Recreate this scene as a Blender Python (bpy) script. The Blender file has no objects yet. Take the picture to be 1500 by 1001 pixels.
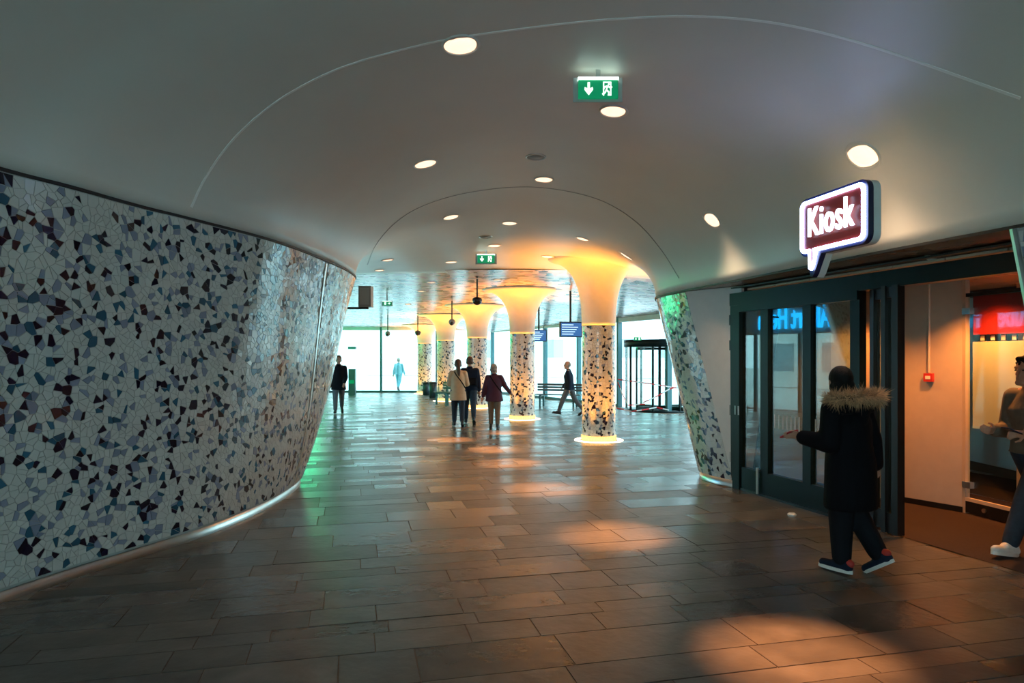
import bpy, bmesh, math, random
import numpy as np
from mathutils import Vector, Matrix
from mathutils.bvhtree import BVHTree

# ------------------------------------------------------------ camera / world / exposure
S = bpy.context.scene
COL = S.collection
H, HY, F = 1.8, 524.0, 1000.0          # camera height, horizon row, focal length in pixels (1500 wide)
cd = bpy.data.cameras.new('camera'); cam = bpy.data.objects.new('camera', cd); COL.objects.link(cam)
cam.location = (0, 0, H); cam.rotation_euler = (math.pi/2, 0, 0)
cd.sensor_width = 36; cd.lens = 36*F/1500; cd.shift_y = (HY-500.5)/1500; cd.clip_end = 300
S.camera = cam
w = bpy.data.worlds.new('world'); S.world = w; w.use_nodes = True
w.node_tree.nodes['Background'].inputs[0].default_value = (0.55, 0.88, 1.0, 1)
w.node_tree.nodes['Background'].inputs[1].default_value = 3.8
S.view_settings.view_transform = 'Standard'; S.view_settings.look = 'None'
S.view_settings.gamma = 1; S.view_settings.use_curve_mapping = False
S.view_settings.exposure = 0.75
R = random.Random(7)

def P(px, py, Y): return Vector(((px-750)/F*Y, Y, H-(py-HY)/F*Y))
def G(px, py):                                    # floor point under a pixel
    Y = H*F/(py-HY); return Vector(((px-750)/F*Y, Y, 0))
def PX(p): return (750+F*p[0]/p[1], HY-F*(p[2]-H)/p[1])

# ------------------------------------------------------------ materials
def mat(name, col, rough=.5, metal=0, spec=.5, emit=None, es=0, noise=0, nscale=8, bump=0, bscale=40, rnd=0, island=False, coat=0):
    m = bpy.data.materials.new(name); m.use_nodes = True
    nt = m.node_tree; b = nt.nodes['Principled BSDF']
    b.inputs['Base Color'].default_value = (*col, 1); b.inputs['Roughness'].default_value = rough
    b.inputs['Metallic'].default_value = metal; b.inputs['Specular IOR Level'].default_value = spec
    b.inputs['Coat Weight'].default_value = coat; b.inputs['Coat Roughness'].default_value = .08
    if emit: b.inputs['Emission Color'].default_value = (*emit, 1); b.inputs['Emission Strength'].default_value = es
    N = nt.nodes.new; L = nt.links.new
    src = None
    if noise or bump:
        tc = N('ShaderNodeTexCoord')
    if noise or rnd:
        mul = None
        if noise:
            n = N('ShaderNodeTexNoise'); n.inputs['Scale'].default_value = nscale; n.inputs['Detail'].default_value = 5
            L(tc.outputs['Object'], n.inputs['Vector'])
            mr = N('ShaderNodeMapRange'); mr.inputs['To Min'].default_value = 1-noise; mr.inputs['To Max'].default_value = 1+noise
            mr.inputs['From Min'].default_value = .3; mr.inputs['From Max'].default_value = .7
            L(n.outputs['Fac'], mr.inputs['Value']); mul = mr.outputs['Result']
        if rnd:
            if island: o = N('ShaderNodeNewGeometry').outputs['Random Per Island']
            else: o = N('ShaderNodeObjectInfo').outputs['Random']
            mr = N('ShaderNodeMapRange'); mr.inputs['To Min'].default_value = 1-rnd; mr.inputs['To Max'].default_value = 1+rnd
            L(o, mr.inputs['Value'])
            mr2 = N('ShaderNodeMapRange'); mr2.inputs['To Min'].default_value = rough*.72; mr2.inputs['To Max'].default_value = min(1, rough*1.25)
            mm = N('ShaderNodeMath'); mm.operation = 'FRACT'; m7 = N('ShaderNodeMath'); m7.operation = 'MULTIPLY'; m7.inputs[1].default_value = 7.31
            L(o, m7.inputs[0]); L(m7.outputs[0], mm.inputs[0]); L(mm.outputs[0], mr2.inputs['Value']); L(mr2.outputs['Result'], b.inputs['Roughness'])
            if mul:
                q = N('ShaderNodeMath'); q.operation = 'MULTIPLY'; L(mul, q.inputs[0]); L(mr.outputs['Result'], q.inputs[1]); mul = q.outputs[0]
            else: mul = mr.outputs['Result']
        vm = N('ShaderNodeVectorMath'); vm.operation = 'SCALE'; vm.inputs[0].default_value = col
        L(mul, vm.inputs['Scale']); L(vm.outputs[0], b.inputs['Base Color'])
    if bump:
        n = N('ShaderNodeTexNoise'); n.inputs['Scale'].default_value = bscale; n.inputs['Detail'].default_value = 4
        L(tc.outputs['Object'], n.inputs['Vector'])
        bp = N('ShaderNodeBump'); bp.inputs['Strength'].default_value = bump; bp.inputs['Distance'].default_value = .01
        L(n.outputs['Fac'], bp.inputs['Height']); L(bp.outputs[0], b.inputs['Normal'])
    return m

def glassmat(name, tint=(.9, .97, .96), ior=1.5, boost=.8):
    m = bpy.data.materials.new(name); m.use_nodes = True; nt = m.node_tree
    for n in list(nt.nodes): nt.nodes.remove(n)
    N = nt.nodes.new; L = nt.links.new
    out = N('ShaderNodeOutputMaterial'); mx = N('ShaderNodeMixShader'); t = N('ShaderNodeBsdfTransparent'); g = N('ShaderNodeBsdfGlossy')
    t.inputs[0].default_value = (*tint, 1); g.inputs['Roughness'].default_value = .0; g.inputs[0].default_value = (.95, 1, 1, 1)
    ge = N('ShaderNodeNewGeometry'); dt = N('ShaderNodeVectorMath'); dt.operation = 'DOT_PRODUCT'; L(ge.outputs['Normal'], dt.inputs[0]); L(ge.outputs['Incoming'], dt.inputs[1])
    def mt(op, a, b=None, clamp=False):
        q = N('ShaderNodeMath'); q.operation = op; q.use_clamp = clamp
        for i, x in enumerate((a, b)):
            if x is None: continue
            if isinstance(x, (int, float)): q.inputs[i].default_value = x
            else: L(x, q.inputs[i])
        return q.outputs[0]
    sch = mt('POWER', mt('SUBTRACT', 1, mt('ABSOLUTE', dt.outputs['Value'])), 5)
    mu = N('ShaderNodeMath'); mu.operation = 'MULTIPLY'; mu.inputs[1].default_value = boost; mu.use_clamp = True
    L(mt('ADD', mt('MULTIPLY', sch, .96), .04), mu.inputs[0]); L(mu.outputs[0], mx.inputs[0]); L(t.outputs[0], mx.inputs[1]); L(g.outputs[0], mx.inputs[2]); L(mx.outputs[0], out.inputs[0])
    return m

M = dict(
    shell=mat('shell_coating', (.70, .68, .62), .36, noise=.03, nscale=1.5, bump=.04, bscale=3),
    seam=mat('seam_filler', (.95, .95, .9), .5), dark=mat('dark_gap', (.01, .01, .012), .5),
    grout=mat('grout', (.44, .45, .42), .8, noise=.1), 
    twhite=mat('tile_white', (.66, .67, .63), .16, rnd=.07, island=True, coat=.3),
    tnavy=mat('tile_navy', (.012, .008, .03), .14, rnd=.3, island=True, coat=.3),
    tteal=mat('tile_teal', (.03, .12, .19), .14, rnd=.3, island=True, coat=.3),
    tgrey=mat('tile_grey', (.26, .30, .40), .16, rnd=.2, island=True, coat=.3),
    steel=mat('brushed_steel', (.62, .62, .60), .28, 1, noise=.06, nscale=5),
    slab=mat('slate_slab', (.088, .076, .066), .31, noise=.28, nscale=3.5, bump=.28, bscale=14, rnd=.24),
    slab2=mat('slate_slab_far', (.088, .076, .066), .31, noise=.28, nscale=3.5, bump=.28, bscale=14, rnd=.24, island=True),
    joint=mat('floor_joint', (.13, .085, .055), .8, noise=.15),
    white=mat('white_paint', (.70, .70, .67), .45, noise=.03), cream=mat('cream_column', (.72, .66, .56), .5, noise=.03),
    frame=mat('dark_teal_frame', (.003, .010, .011), .38, spec=.2), black=mat('black_metal', (.008, .008, .009), .35),
    mull=mat('mullion_teal', (.03, .13, .15), .4), glass=glassmat('pane_glass'), kglass=glassmat('door_glass', (.60, .72, .68), 1.5, 1.5),
    soffit=mat('soffit_panel', (.30, .20, .13), .22, noise=.06), kwall=mat('kiosk_wall', (.50, .38, .28), .6, noise=.04),
    carpet=mat('entrance_carpet', (.032, .015, .011), .95, noise=.35, nscale=60, bump=.6, bscale=200),
    red=mat('red_panel', (.50, .025, .02), .4), frost=mat('frosted_film', (.75, .62, .46), .5),
    warm=mat('lamp_warm', (1, .8, .55), .5, emit=(1, .62, .42), es=1.05), cup=mat('lamp_reflector', (.9, .6, .35), .3, emit=(1, .55, .22), es=1.3),
    unlit=mat('lamp_unlit', (.30, .29, .27), .4),
    led=mat('sign_led', (.9, .9, 1), .5, emit=(.42, .52, 1), es=11), ledl=mat('letter_led', (.9, .9, 1), .5, emit=(.8, .86, 1), es=1.3), signnavy=mat('sign_navy', (.008, .012, .05), .3), signred=mat('sign_red', (.22, .018, .012), .3),
    orange=mat('base_glow', (1, .6, .2), .5, emit=(1, .46, .10), es=1.6), ringw=mat('ring_light', (1, .9, .75), .5, emit=(1, .82, .55), es=2.5),
    green=mat('exit_green', (.0, .16, .06), .4, emit=(.0, .22, .085), es=.55), pict=mat('exit_white', (.9, .95, .9), .5, emit=(.8, 1, .85), es=.8),
    tube=mat('exit_tube', (.9, 1, .95), .5, emit=(.7, 1, .88), es=1.6), clear=mat('acrylic', (.45, .44, .42), .2),
    bluesign=mat('blue_sign', (.0, .3, .6), .4, emit=(.01, .42, .95), es=7), greensign=mat('green_fascia', (.05, .5, .2), .4, emit=(.08, .95, .40), es=5),
    yelsign=mat('yellow_fascia', (.6, .6, .1), .4, emit=(.8, .85, .10), es=1.6),
    screen=mat('screen', (.02, .05, .14), .2, emit=(.03, .10, .26), es=.9), screent=mat('screen_rows', (.4, .6, .8), .4, emit=(.45, .7, .95), es=.9),
    bench=mat('bench_steel', (.09, .12, .13), .4, .3), bin=mat('bin_grey', (.02, .035, .045), .45),
    tape=mat('tape_red', (.75, .02, .02), .5), tapew=mat('tape_white', (.85, .85, .85), .5),
    plaza=mat('plaza', (.62, .62, .60), .8, noise=.1), bld=mat('render_white', (.82, .82, .80), .8, noise=.03), bwin=mat('far_window', (.30, .36, .40), .3),
    skin=mat('skin', (.50, .27, .18), .5, noise=.06, nscale=20), hairb=mat('hair_brown', (.10, .045, .022), .55, noise=.3, nscale=60, bump=.3, bscale=90),
    hairk=mat('hair_black', (.006, .005, .005), .7, spec=.2, bump=.5, bscale=90), hairg=mat('hair_grey', (.28, .22, .18), .6, noise=.2, nscale=50),
    parka=mat('parka_black', (.004, .004, .006), .8, spec=.12, bump=.3, bscale=25), fur=mat('fur_tan', (.50, .29, .15), .8, rnd=.45, island=True),
    blackc=mat('black_cloth', (.010, .010, .013), .85, spec=.12), navyc=mat('navy_cloth', (.012, .018, .035), .8, spec=.12, bump=.3, bscale=30), denim=mat('denim', (.016, .03, .05), .85, noise=.2, nscale=30),
    beige=mat('beige_coat', (.62, .46, .29), .8, noise=.06, nscale=12), purple=mat('plum_coat', (.055, .012, .035), .8, noise=.1), khaki=mat('khaki', (.19, .13, .085), .85, noise=.1),
    tan=mat('tan_jacket', (.14, .115, .085), .8, noise=.15, nscale=20, bump=.3, bscale=20), shoe=mat('shoe_dark', (.012, .012, .014), .5), shoew=mat('shoe_white', (.75, .72, .68), .5),
    tealc=mat('teal_cloth', (.10, .30, .36), .8), greyc=mat('grey_cloth', (.10, .11, .12), .85), redp=mat('red_case', (.45, .01, .015), .4), eye=mat('eye', (.02, .015, .01), .2),
    shoered=mat('shoe_red', (.5, .03, .02), .5), cone=mat('lens_black', (.02, .015, .012), .1), conduit=mat('conduit', (.60, .48, .37), .5), door=mat('kiosk_door', (.66, .52, .38), .5),
)
# hall ceiling: glossy mosaic in bands, too far away to tell the pieces apart
def hallmat():
    m = bpy.data.materials.new('hall_ceiling_mosaic'); m.use_nodes = True; nt = m.node_tree; b = nt.nodes['Principled BSDF']
    N = nt.nodes.new; L = nt.links.new
    tc = N('ShaderNodeTexCoord'); v = N('ShaderNodeTexVoronoi'); v.inputs['Scale'].default_value = 5.5; L(tc.outputs['Object'], v.inputs['Vector'])
    cr = N('ShaderNodeValToRGB'); cr.color_ramp.interpolation = 'CONSTANT'
    e = cr.color_ramp.elements; e[0].color = (.02, .015, .03, 1); e[1].position = .2; e[1].color = (.62, .50, .50, 1)
    for p, c in ((.34, (.34, .36, .42, 1)), (.42, (.60, .40, .44, 1)), (.62, (.62, .54, .52, 1))):
        k = e.new(p); k.color = c
    sp = N('ShaderNodeSeparateColor'); L(v.outputs['Color'], sp.inputs[0]); L(sp.outputs[0], cr.inputs[0])
    wv = N('ShaderNodeTexNoise'); mp = N('ShaderNodeMapping'); mp.inputs['Scale'].default_value = (.12, 3.2, 1); L(tc.outputs['Object'], mp.inputs[0]); L(mp.outputs[0], wv.inputs['Vector'])
    wv.inputs['Scale'].default_value = 1
    bp = N('ShaderNodeBump'); bp.inputs['Strength'].default_value = .5; bp.inputs['Distance'].default_value = .02; L(wv.outputs['Fac'], bp.inputs['Height'])
    L(cr.outputs[0], b.inputs['Base Color']); L(bp.outputs[0], b.inputs['Normal']); b.inputs['Roughness'].default_value = .24
    return m
M['hallceil'] = hallmat()

# ------------------------------------------------------------ helpers
def link(o, parent=None):
    COL.objects.link(o)
    if parent is not None: o.parent = parent
    return o
def empty(name, loc=(0, 0, 0), rz=0):
    o = bpy.data.objects.new(name, None); o.location = loc; o.rotation_euler = (0, 0, rz); o.empty_display_size = .1
    return link(o)
def tag(o, label, cat, group=None):
    o['label'] = label; o['category'] = cat
    if group: o['group'] = group
    return o
def thing(name, label, cat, loc=(0, 0, 0), rz=0, group=None): return tag(empty(name, loc, rz), label, cat, group)
def struct(o): o['kind'] = 'structure'; return o
def mesh(name, v, f, m, parent=None, smooth=False, mi=None):
    me = bpy.data.meshes.new(name); me.from_pydata([tuple(p) for p in v], [], f)
    for x in (m if isinstance(m, (list, tuple)) else [m]): me.materials.append(x)
    if mi is not None: me.polygons.foreach_set('material_index', mi)
    if smooth: me.polygons.foreach_set('use_smooth', [True]*len(me.polygons))
    me.update()
    return link(bpy.data.objects.new(name, me), parent)
class MB:
    def __init__(s): s.v = []; s.f = []
    def add(s, v, f):
        k = len(s.v); s.v += [Vector(p) for p in v]; s.f += [tuple(i+k for i in q) for q in f]; return s
    def box(s, a, b):
        (x0, y0, z0), (x1, y1, z1) = a, b
        return s.add([(x0,y0,z0),(x1,y0,z0),(x1,y1,z0),(x0,y1,z0),(x0,y0,z1),(x1,y0,z1),(x1,y1,z1),(x0,y1,z1)],
                     [(3,2,1,0),(4,5,6,7),(0,1,5,4),(1,2,6,5),(2,3,7,6),(3,0,4,7)])
    def bar(s, a, b, w, d, up=(0, 0, 1)):               # rectangular bar from a to b; w across, d along 'up' plane
        a, b = Vector(a), Vector(b); t = (b-a).normalized(); u = Vector(up)
        if abs(t.dot(u)) > .95: u = Vector((1, 0, 0)) if abs(t.x) < .9 else Vector((0, 1, 0))
        x = t.cross(u).normalized(); y = x.cross(t)
        c = [x*w/2*i+y*d/2*j for i, j in ((-1,-1),(1,-1),(1,1),(-1,1))]
        return s.add([a+q for q in c]+[b+q for q in c], [(3,2,1,0),(4,5,6,7),(0,1,5,4),(1,2,6,5),(2,3,7,6),(3,0,4,7)])
    def post(s, p, d, w, t, z0, z1):                    # upright of width w along d and thickness t, at plan point p
        d = Vector((d[0], d[1], 0)).normalized(); n = Vector((-d.y, d.x, 0)); p = Vector((p[0], p[1], 0)); Z = Vector((0, 0, 1))
        c = [p+d*w/2*i+n*t/2*j for i, j in ((-1,-1),(1,-1),(1,1),(-1,1))]
        return s.add([q+Z*z0 for q in c]+[q+Z*z1 for q in c], [(3,2,1,0),(4,5,6,7),(0,1,5,4),(1,2,6,5),(2,3,7,6),(3,0,4,7)])
    def tube(s, a, b, r0, r1=None, n=12):
        r1 = r0 if r1 is None else r1; a, b = Vector(a), Vector(b); t = (b-a).normalized()
        x = t.orthogonal().normalized(); y = t.cross(x)
        v = [p+(x*math.cos(i*math.tau/n)+y*math.sin(i*math.tau/n))*r for p, r in ((a, r0), (b, r1)) for i in range(n)]
        return s.add(v, [(i, (i+1) % n, n+(i+1) % n, n+i) for i in range(n)]+[tuple(range(n))[::-1], tuple(range(n, 2*n))])
    def lathe(s, prof, c=(0, 0, 0), n=32, caps=True):
        c = Vector(c); v = [c+Vector((r*math.cos(i*math.tau/n), r*math.sin(i*math.tau/n), z)) for r, z in prof for i in range(n)]
        f = [(k*n+i, k*n+(i+1) % n, (k+1)*n+(i+1) % n, (k+1)*n+i) for k in range(len(prof)-1) for i in range(n)]
        if caps: f += [tuple(range(n))[::-1], tuple(range((len(prof)-1)*n, len(prof)*n))]
        return s.add(v, f)
    def loft(s, rings, n=20):                           # rings: (cx, cy, z, rx, ry)
        v = [(cx+rx*math.cos(i*math.tau/n), cy+ry*math.sin(i*math.tau/n), z) for cx, cy, z, rx, ry in rings for i in range(n)]
        k = len(rings)
        f = [(j*n+i, j*n+(i+1) % n, (j+1)*n+(i+1) % n, (j+1)*n+i) for j in range(k-1) for i in range(n)]
        return s.add(v, f+[tuple(range(n))[::-1], tuple(range((k-1)*n, k*n))])
    def ell(s, c, r, n=16, m=10, rot=None):
        c = Vector(c); v = []; f = []
        v.append(Vector((0, 0, -r[2])))
        for j in range(1, m):
            a = -math.pi/2+math.pi*j/m
            v += [Vector((r[0]*math.cos(a)*math.cos(i*math.tau/n), r[1]*math.cos(a)*math.sin(i*math.tau/n), r[2]*math.sin(a))) for i in range(n)]
        v.append(Vector((0, 0, r[2])))
        f += [(0, 1+(i+1) % n, 1+i) for i in range(n)]
        f += [(1+j*n+i, 1+j*n+(i+1) % n, 1+(j+1)*n+(i+1) % n, 1+(j+1)*n+i) for j in range(m-2) for i in range(n)]
        q = 1+(m-2)*n; f += [(q+i, q+(i+1) % n, len(v)-1) for i in range(n)]
        if rot is not None: v = [rot @ p for p in v]
        return s.add([c+p for p in v], f)
    def cap(s, a, ra, b, rb, n=14):                     # tapered capsule
        a, b = Vector(a), Vector(b); t = (b-a); l = t.length; t = t/l if l > 1e-6 else Vector((0, 0, 1))
        x = t.orthogonal().normalized(); y = t.cross(x); rings = []
        for k in range(1, 5): q = math.pi/2*(1-k/4); rings.append((a-t*ra*math.sin(q), ra*math.cos(q)))
        for k in range(0, 4): q = math.pi/2*k/4; rings.append((b+t*rb*math.sin(q), rb*math.cos(q)))
        v = [p+(x*math.cos(i*math.tau/n)+y*math.sin(i*math.tau/n))*r for p, r in rings for i in range(n)]
        k = len(rings); o = len(v); v += [a-t*ra, b+t*rb]
        f = [(j*n+i, j*n+(i+1) % n, (j+1)*n+(i+1) % n, (j+1)*n+i) for j in range(k-1) for i in range(n)]
        f += [((i+1) % n, i, o) for i in range(n)]+[((k-1)*n+i, (k-1)*n+(i+1) % n, o+1) for i in range(n)]
        return s.add(v, f)
    def build(s, name, m, parent=None, smooth=False): return mesh(name, s.v, s.f, m, parent, smooth)
    def fuse(s, name, m, parent=None, vox=.015, sm=3):  # one continuous surface
        o = mesh(name, s.v, s.f, m, parent)
        r = o.modifiers.new('remesh', 'REMESH'); r.mode = 'VOXEL'; r.voxel_size = vox
        k = o.modifiers.new('smooth', 'SMOOTH'); k.factor = .5; k.iterations = sm
        dg = bpy.context.evaluated_depsgraph_get(); dg.update()
        me = bpy.data.meshes.new_from_object(o.evaluated_get(dg)); old = o.data
        o.modifiers.clear(); o.data = me; me.name = name; bpy.data.meshes.remove(old)
        me.polygons.foreach_set('use_smooth', [True]*len(me.polygons)); me.update()
        return o
def catmull(pts, n):
    p = [np.array(q, float) for q in pts]; p = [2*p[0]-p[1]]+p+[2*p[-1]-p[-2]]; out = []
    for i in range(1, len(p)-2):
        for k in range(n):
            t = k/n
            out.append(.5*((2*p[i])+(-p[i-1]+p[i+1])*t+(2*p[i-1]-5*p[i]+4*p[i+1]-p[i+2])*t*t+(-p[i-1]+3*p[i]-3*p[i+1]+p[i+2])*t**3))
    out.append(p[-2]); return np.array(out)
def text_mesh(body, name, m, size, depth, parent=None, offset=0, spacing=1, mtx=None):
    c = bpy.data.curves.new(name, 'FONT'); c.body = body; c.size = size; c.extrude = depth; c.offset = offset; c.space_character = spacing
    c.align_x = 'CENTER'; c.resolution_u = 4
    o = bpy.data.objects.new(name+'_tmp', c); COL.objects.link(o)
    dg = bpy.context.evaluated_depsgraph_get(); dg.update()
    me = bpy.data.meshes.new_from_object(o.evaluated_get(dg)); bpy.data.objects.remove(o)
    me.name = name; me.materials.clear(); me.materials.append(m)
    r = bpy.data.objects.new(name, me); link(r, parent)
    if mtx is not None: r.matrix_local = mtx
    return r
def poly_prism(pts, y0, y1):                            # polygon in local x,z extruded along y
    n = len(pts); mb = MB()
    return mb.add([(x, y0, z) for x, z in pts]+[(x, y1, z) for x, z in pts], [tuple(range(n)), tuple(range(2*n-1, n-1, -1))]+[(i, n+i, n+(i+1) % n, (i+1) % n) for i in range(n)])
def light(name, kind, loc, energy, color, parent=None, **kw):
    l = bpy.data.lights.new(name, kind); l.energy = energy; l.color = color
    for k, v in kw.items(): setattr(l, k, v)
    o = bpy.data.objects.new(name, l); o.location = loc; link(o, parent); return o

# ------------------------------------------------------------ plan curves
ZL, ZR = 3.05, 2.8
Ltop = [(-4.2,-5),(-4.0,0),(-3.72,2.3),(-3.47,3.8),(-3.37,4.5),(-3.22,4.96),(-3.07,5.58),(-2.88,6.13),(-2.54,7.27),(-2.40,8.56),(-2.36,9.84),(-2.52,10.9),(-3.2,11.9),(-4.7,12.9),(-6.6,13.8)]
Lbas = [(-4.75,-5),(-4.6,0),(-4.3,2.5),(-3.95,4.2),(-3.74,5.0),(-3.59,5.52),(-3.37,6.12),(-3.10,6.9),(-2.94,7.9),(-2.92,8.9),(-3.05,9.8),(-3.48,10.5),(-4.3,11.3),(-5.8,12.2),(-7.5,13.0)]
Rtop = [(5.1,-5),(4.85,0),(4.5,2),(4.2,3.5),(4.0,4.4),(3.83,5.1),(3.62,5.85),(3.44,6.5),(3.1,7.9),(2.75,9.35),(2.45,10.6),(2.42,11.5),(2.9,12.7),(4.2,14),(6.2,15)]
Apex = [4.8,4.75,4.65,4.55,4.5,4.45,4.4,4.37,4.3,4.25,4.2,4.1,4.02,3.93,3.86]
Bulge = [0]*11+[.2,.6,1.3,2.2]
n_ = 6
LT, LB, RT = catmull(Ltop, n_), catmull(Lbas, n_), catmull(Rtop, n_)
AP = catmull([(a, b) for a, b in zip(Apex, Bulge)], n_)
NT = 48
def shell_grid():
    V = []
    for i in range(len(LT)):
        L3 = np.array([*LT[i], ZL]); R3 = np.array([*RT[i], ZR])
        for k in range(NT+1):
            th = math.pi*k/NT; t = .5*(1-math.cos(th)); h = math.sin(th)**.92
            p = L3*(1-t)+R3*t; zb = p[2]
            p[2] = zb+(AP[i][0]-zb)*h; p[1] += AP[i][1]*math.sin(th)
            V.append(p)
    f = [(i*(NT+1)+k, i*(NT+1)+k+1, (i+1)*(NT+1)+k+1, (i+1)*(NT+1)+k) for i in range(len(LT)-1) for k in range(NT)]
    return V, f
SV, SF = shell_grid()
ceil = struct(mesh('ceiling', SV, SF, M['shell'], None, True)); ceil['label'] = 'smooth vaulted off-white shell over the passage'
so = ceil.modifiers.new('thickness', 'SOLIDIFY'); so.thickness = .1; so.offset = 0; so.offset = -1
bvh = BVHTree.FromPolygons([Vector(p) for p in SV], SF)
def hit(px, py):
    d = Vector(((px-750)/F, 1, -(py-HY)/F)).normalized(); l, n, i, dd = bvh.ray_cast(Vector((0, 0, H)), d)
    if l is None: return None, None
    if n.dot(d) > 0: n = -n
    return l, n
# make sure the shell is thickened upward (away from the passage)
l0, n0, _, _ = bvh.ray_cast(Vector((0, 6, 1.8)), Vector((0, 0, 1)))
so.offset = -1 if n0.z < 0 else 1
# seams of the shell: thin strips lying on its surface
def strip_on_shell(name, pix, wdt, m, out=.004, sub=8):
    pts = catmull(pix, sub); c = []
    for a in pts:
        l, n = hit(a[0], a[1])
        if l is not None: c.append((l+n*out, n))
    v = []; f = []
    for i, (p, n) in enumerate(c):
        t = (c[min(i+1, len(c)-1)][0]-c[max(i-1, 0)][0]).normalized(); s_ = t.cross(n).normalized()*wdt/2
        v += [p-s_, p+s_, p+s_-n*out*2, p-s_-n*out*2]
    for i in range(len(c)-1):
        f += [tuple(4*i+a for a in q) for q in ((0,1,5,4),(1,2,6,5),(3,0,4,7))]
    return struct(mesh(name, v, f, m))
strip_on_shell('trim_1', [(280,304),(300,262),(335,212),(380,168),(430,133),(500,99),(580,75),(660,57),(750,44),(850,32),(950,25),(1020,24),(1090,28),(1160,38),(1240,57),(1320,82),(1400,110),(1495,144)], .024, M['seam'])
strip_on_shell('trim_2', [(538,388),(550,360),(575,330),(610,306),(660,288),(720,277),(780,274),(840,282),(890,298),(935,328),(970,368),(995,408)], .02, M['unlit'])
def edge_strip(name, pts, z0, z1, off, m, th=.012):
    v = []; f = []
    for i, p in enumerate(pts):
        t = pts[min(i+1, len(pts)-1)]-pts[max(i-1, 0)]; t = t/np.linalg.norm(t); nn = np.array([t[1], -t[0]])*off
        a = p+nn; b = p+nn*(1-th/abs(off) if off else 1)
        v += [(a[0], a[1], z0), (a[0], a[1], z1), (b[0], b[1], z1), (b[0], b[1], z0)]
    for i in range(len(pts)-1):
        f += [tuple(4*i+k for k in q) for q in ((0,1,5,4),(1,2,6,5),(2,3,7,6),(3,0,4,7))]
    return struct(mesh(name, v, f, m))
edge_strip('trim_3', LT, ZL-.02, ZL+.004, .014, M['dark'])
edge_strip('trim_4', RT[:70], ZR-.022, ZR+.002, -.014, M['dark'])

# ------------------------------------------------------------ mosaic
def clip(poly, a, b, c):                                # keep a*x+b*y<=c
    out = []
    for i in range(len(poly)):
        p, q = poly[i], poly[(i+1) % len(poly)]; dp = a*p[0]+b*p[1]-c; dq = a*q[0]+b*q[1]-c
        if dp <= 0: out.append(p)
        if (dp < 0 < dq) or (dq < 0 < dp):
            t = dp/(dp-dq); out.append((p[0]+(q[0]-p[0])*t, p[1]+(q[1]-p[1])*t))
    return out
def area(p): return .5*abs(sum(p[i][0]*p[(i+1) % len(p)][1]-p[(i+1) % len(p)][0]*p[i][1] for i in range(len(p))))
def shards(U, V, cell, seed, gap=.005, wrap=False, dark=(.115, .185, .30)):
    r = random.Random(seed); nu, nv = int(U/cell), int(V/cell); cu, cv = U/nu, V/nv
    site = {(i, j): ((i+.5+r.uniform(-.46, .46))*cu, (j+.5+r.uniform(-.46, .46))*cv) for i in range(nu) for j in range(nv)}
    out = []
    for (i, j), (x, y) in site.items():
        poly = [(x-1.6*cu, y-1.6*cv), (x+1.6*cu, y-1.6*cv), (x+1.6*cu, y+1.6*cv), (x-1.6*cu, y+1.6*cv)]
        for di in (0, -1, 1, -2, 2):
            for dj in (0, -1, 1, -2, 2):
                if di == dj == 0: continue
                ii = i+di
                if wrap: k = (ii % nu, j+dj); off = (ii-(ii % nu))*cu
                else: k = (ii, j+dj); off = 0
                q = site.get(k)
                if q is None: continue
                qx = q[0]+off; a, b = qx-x, q[1]-y
                poly = clip(poly, a, b, (qx*qx+q[1]**2-x*x-y*y)/2)
        if not wrap: poly = clip(clip(poly, -1, 0, 0), 1, 0, U)
        poly = clip(clip(poly, 0, -1, 0), 0, 1, V)
        if len(poly) < 3: continue
        parts = [poly]
        if r.random() < .72:                             # broken in two
            cx = sum(p[0] for p in poly)/len(poly); cy = sum(p[1] for p in poly)/len(poly)
            far = max(poly, key=lambda p: (p[0]-cx)**2+(p[1]-cy)**2); a, b = far[0]-cx, far[1]-cy
            an = r.uniform(-.5, .5); a, b = a*math.cos(an)-b*math.sin(an), a*math.sin(an)+b*math.cos(an)
            c = a*cx+b*cy; parts = [clip(poly, a, b, c), clip(poly, -a, -b, -c)]
        for p in parts:
            if len(p) < 3 or area(p) < cell*cell*.05: continue
            cx = sum(q[0] for q in p)/len(p); cy = sum(q[1] for q in p)/len(p)
            # inset each edge by half the joint
            for k in range(len(p)):
                pass
            ins = p
            for k in range(len(p)):
                (x0, y0), (x1, y1) = p[k], p[(k+1) % len(p)]; l = math.hypot(x1-x0, y1-y0)
                if l < 1e-6: continue
                a, b = (y1-y0)/l, -(x1-x0)/l; c = a*x0+b*y0
                if a*cx+b*cy > c: a, b, c = -a, -b, -c
                ins = clip(ins, a, b, c-gap/2)
                if len(ins) < 3: break
            if len(ins) < 3 or area(ins) < 2e-4: continue
            # order counter-clockwise
            sg = sum(ins[k][0]*ins[(k+1) % len(ins)][1]-ins[(k+1) % len(ins)][0]*ins[k][1] for k in range(len(ins)))
            if sg < 0: ins = ins[::-1]
            q = r.random(); ci = 1 if q < dark[0] else 2 if q < dark[1] else 3 if q < dark[2] else 0
            out.append((ins, ci))
    return out
TM = [M['twhite'], M['tnavy'], M['tteal'], M['tgrey']]
def piece(poly, fn, r, th=.006, tilt=.018):
    n = len(poly); cx = sum(p[0] for p in poly)/n; cy = sum(p[1] for p in poly)/n
    ta, tb = r.gauss(0, tilt), r.gauss(0, tilt); v = []
    for lift in (0, 1):
        for x, y in poly:
            p, nn = fn(x, y); v.append(p+nn*(lift*(th+(x-cx)*ta+(y-cy)*tb)))
    return v, [tuple(range(n, 2*n))]+[(i, (i+1) % n, n+(i+1) % n, n+i) for i in range(n)]
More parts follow.
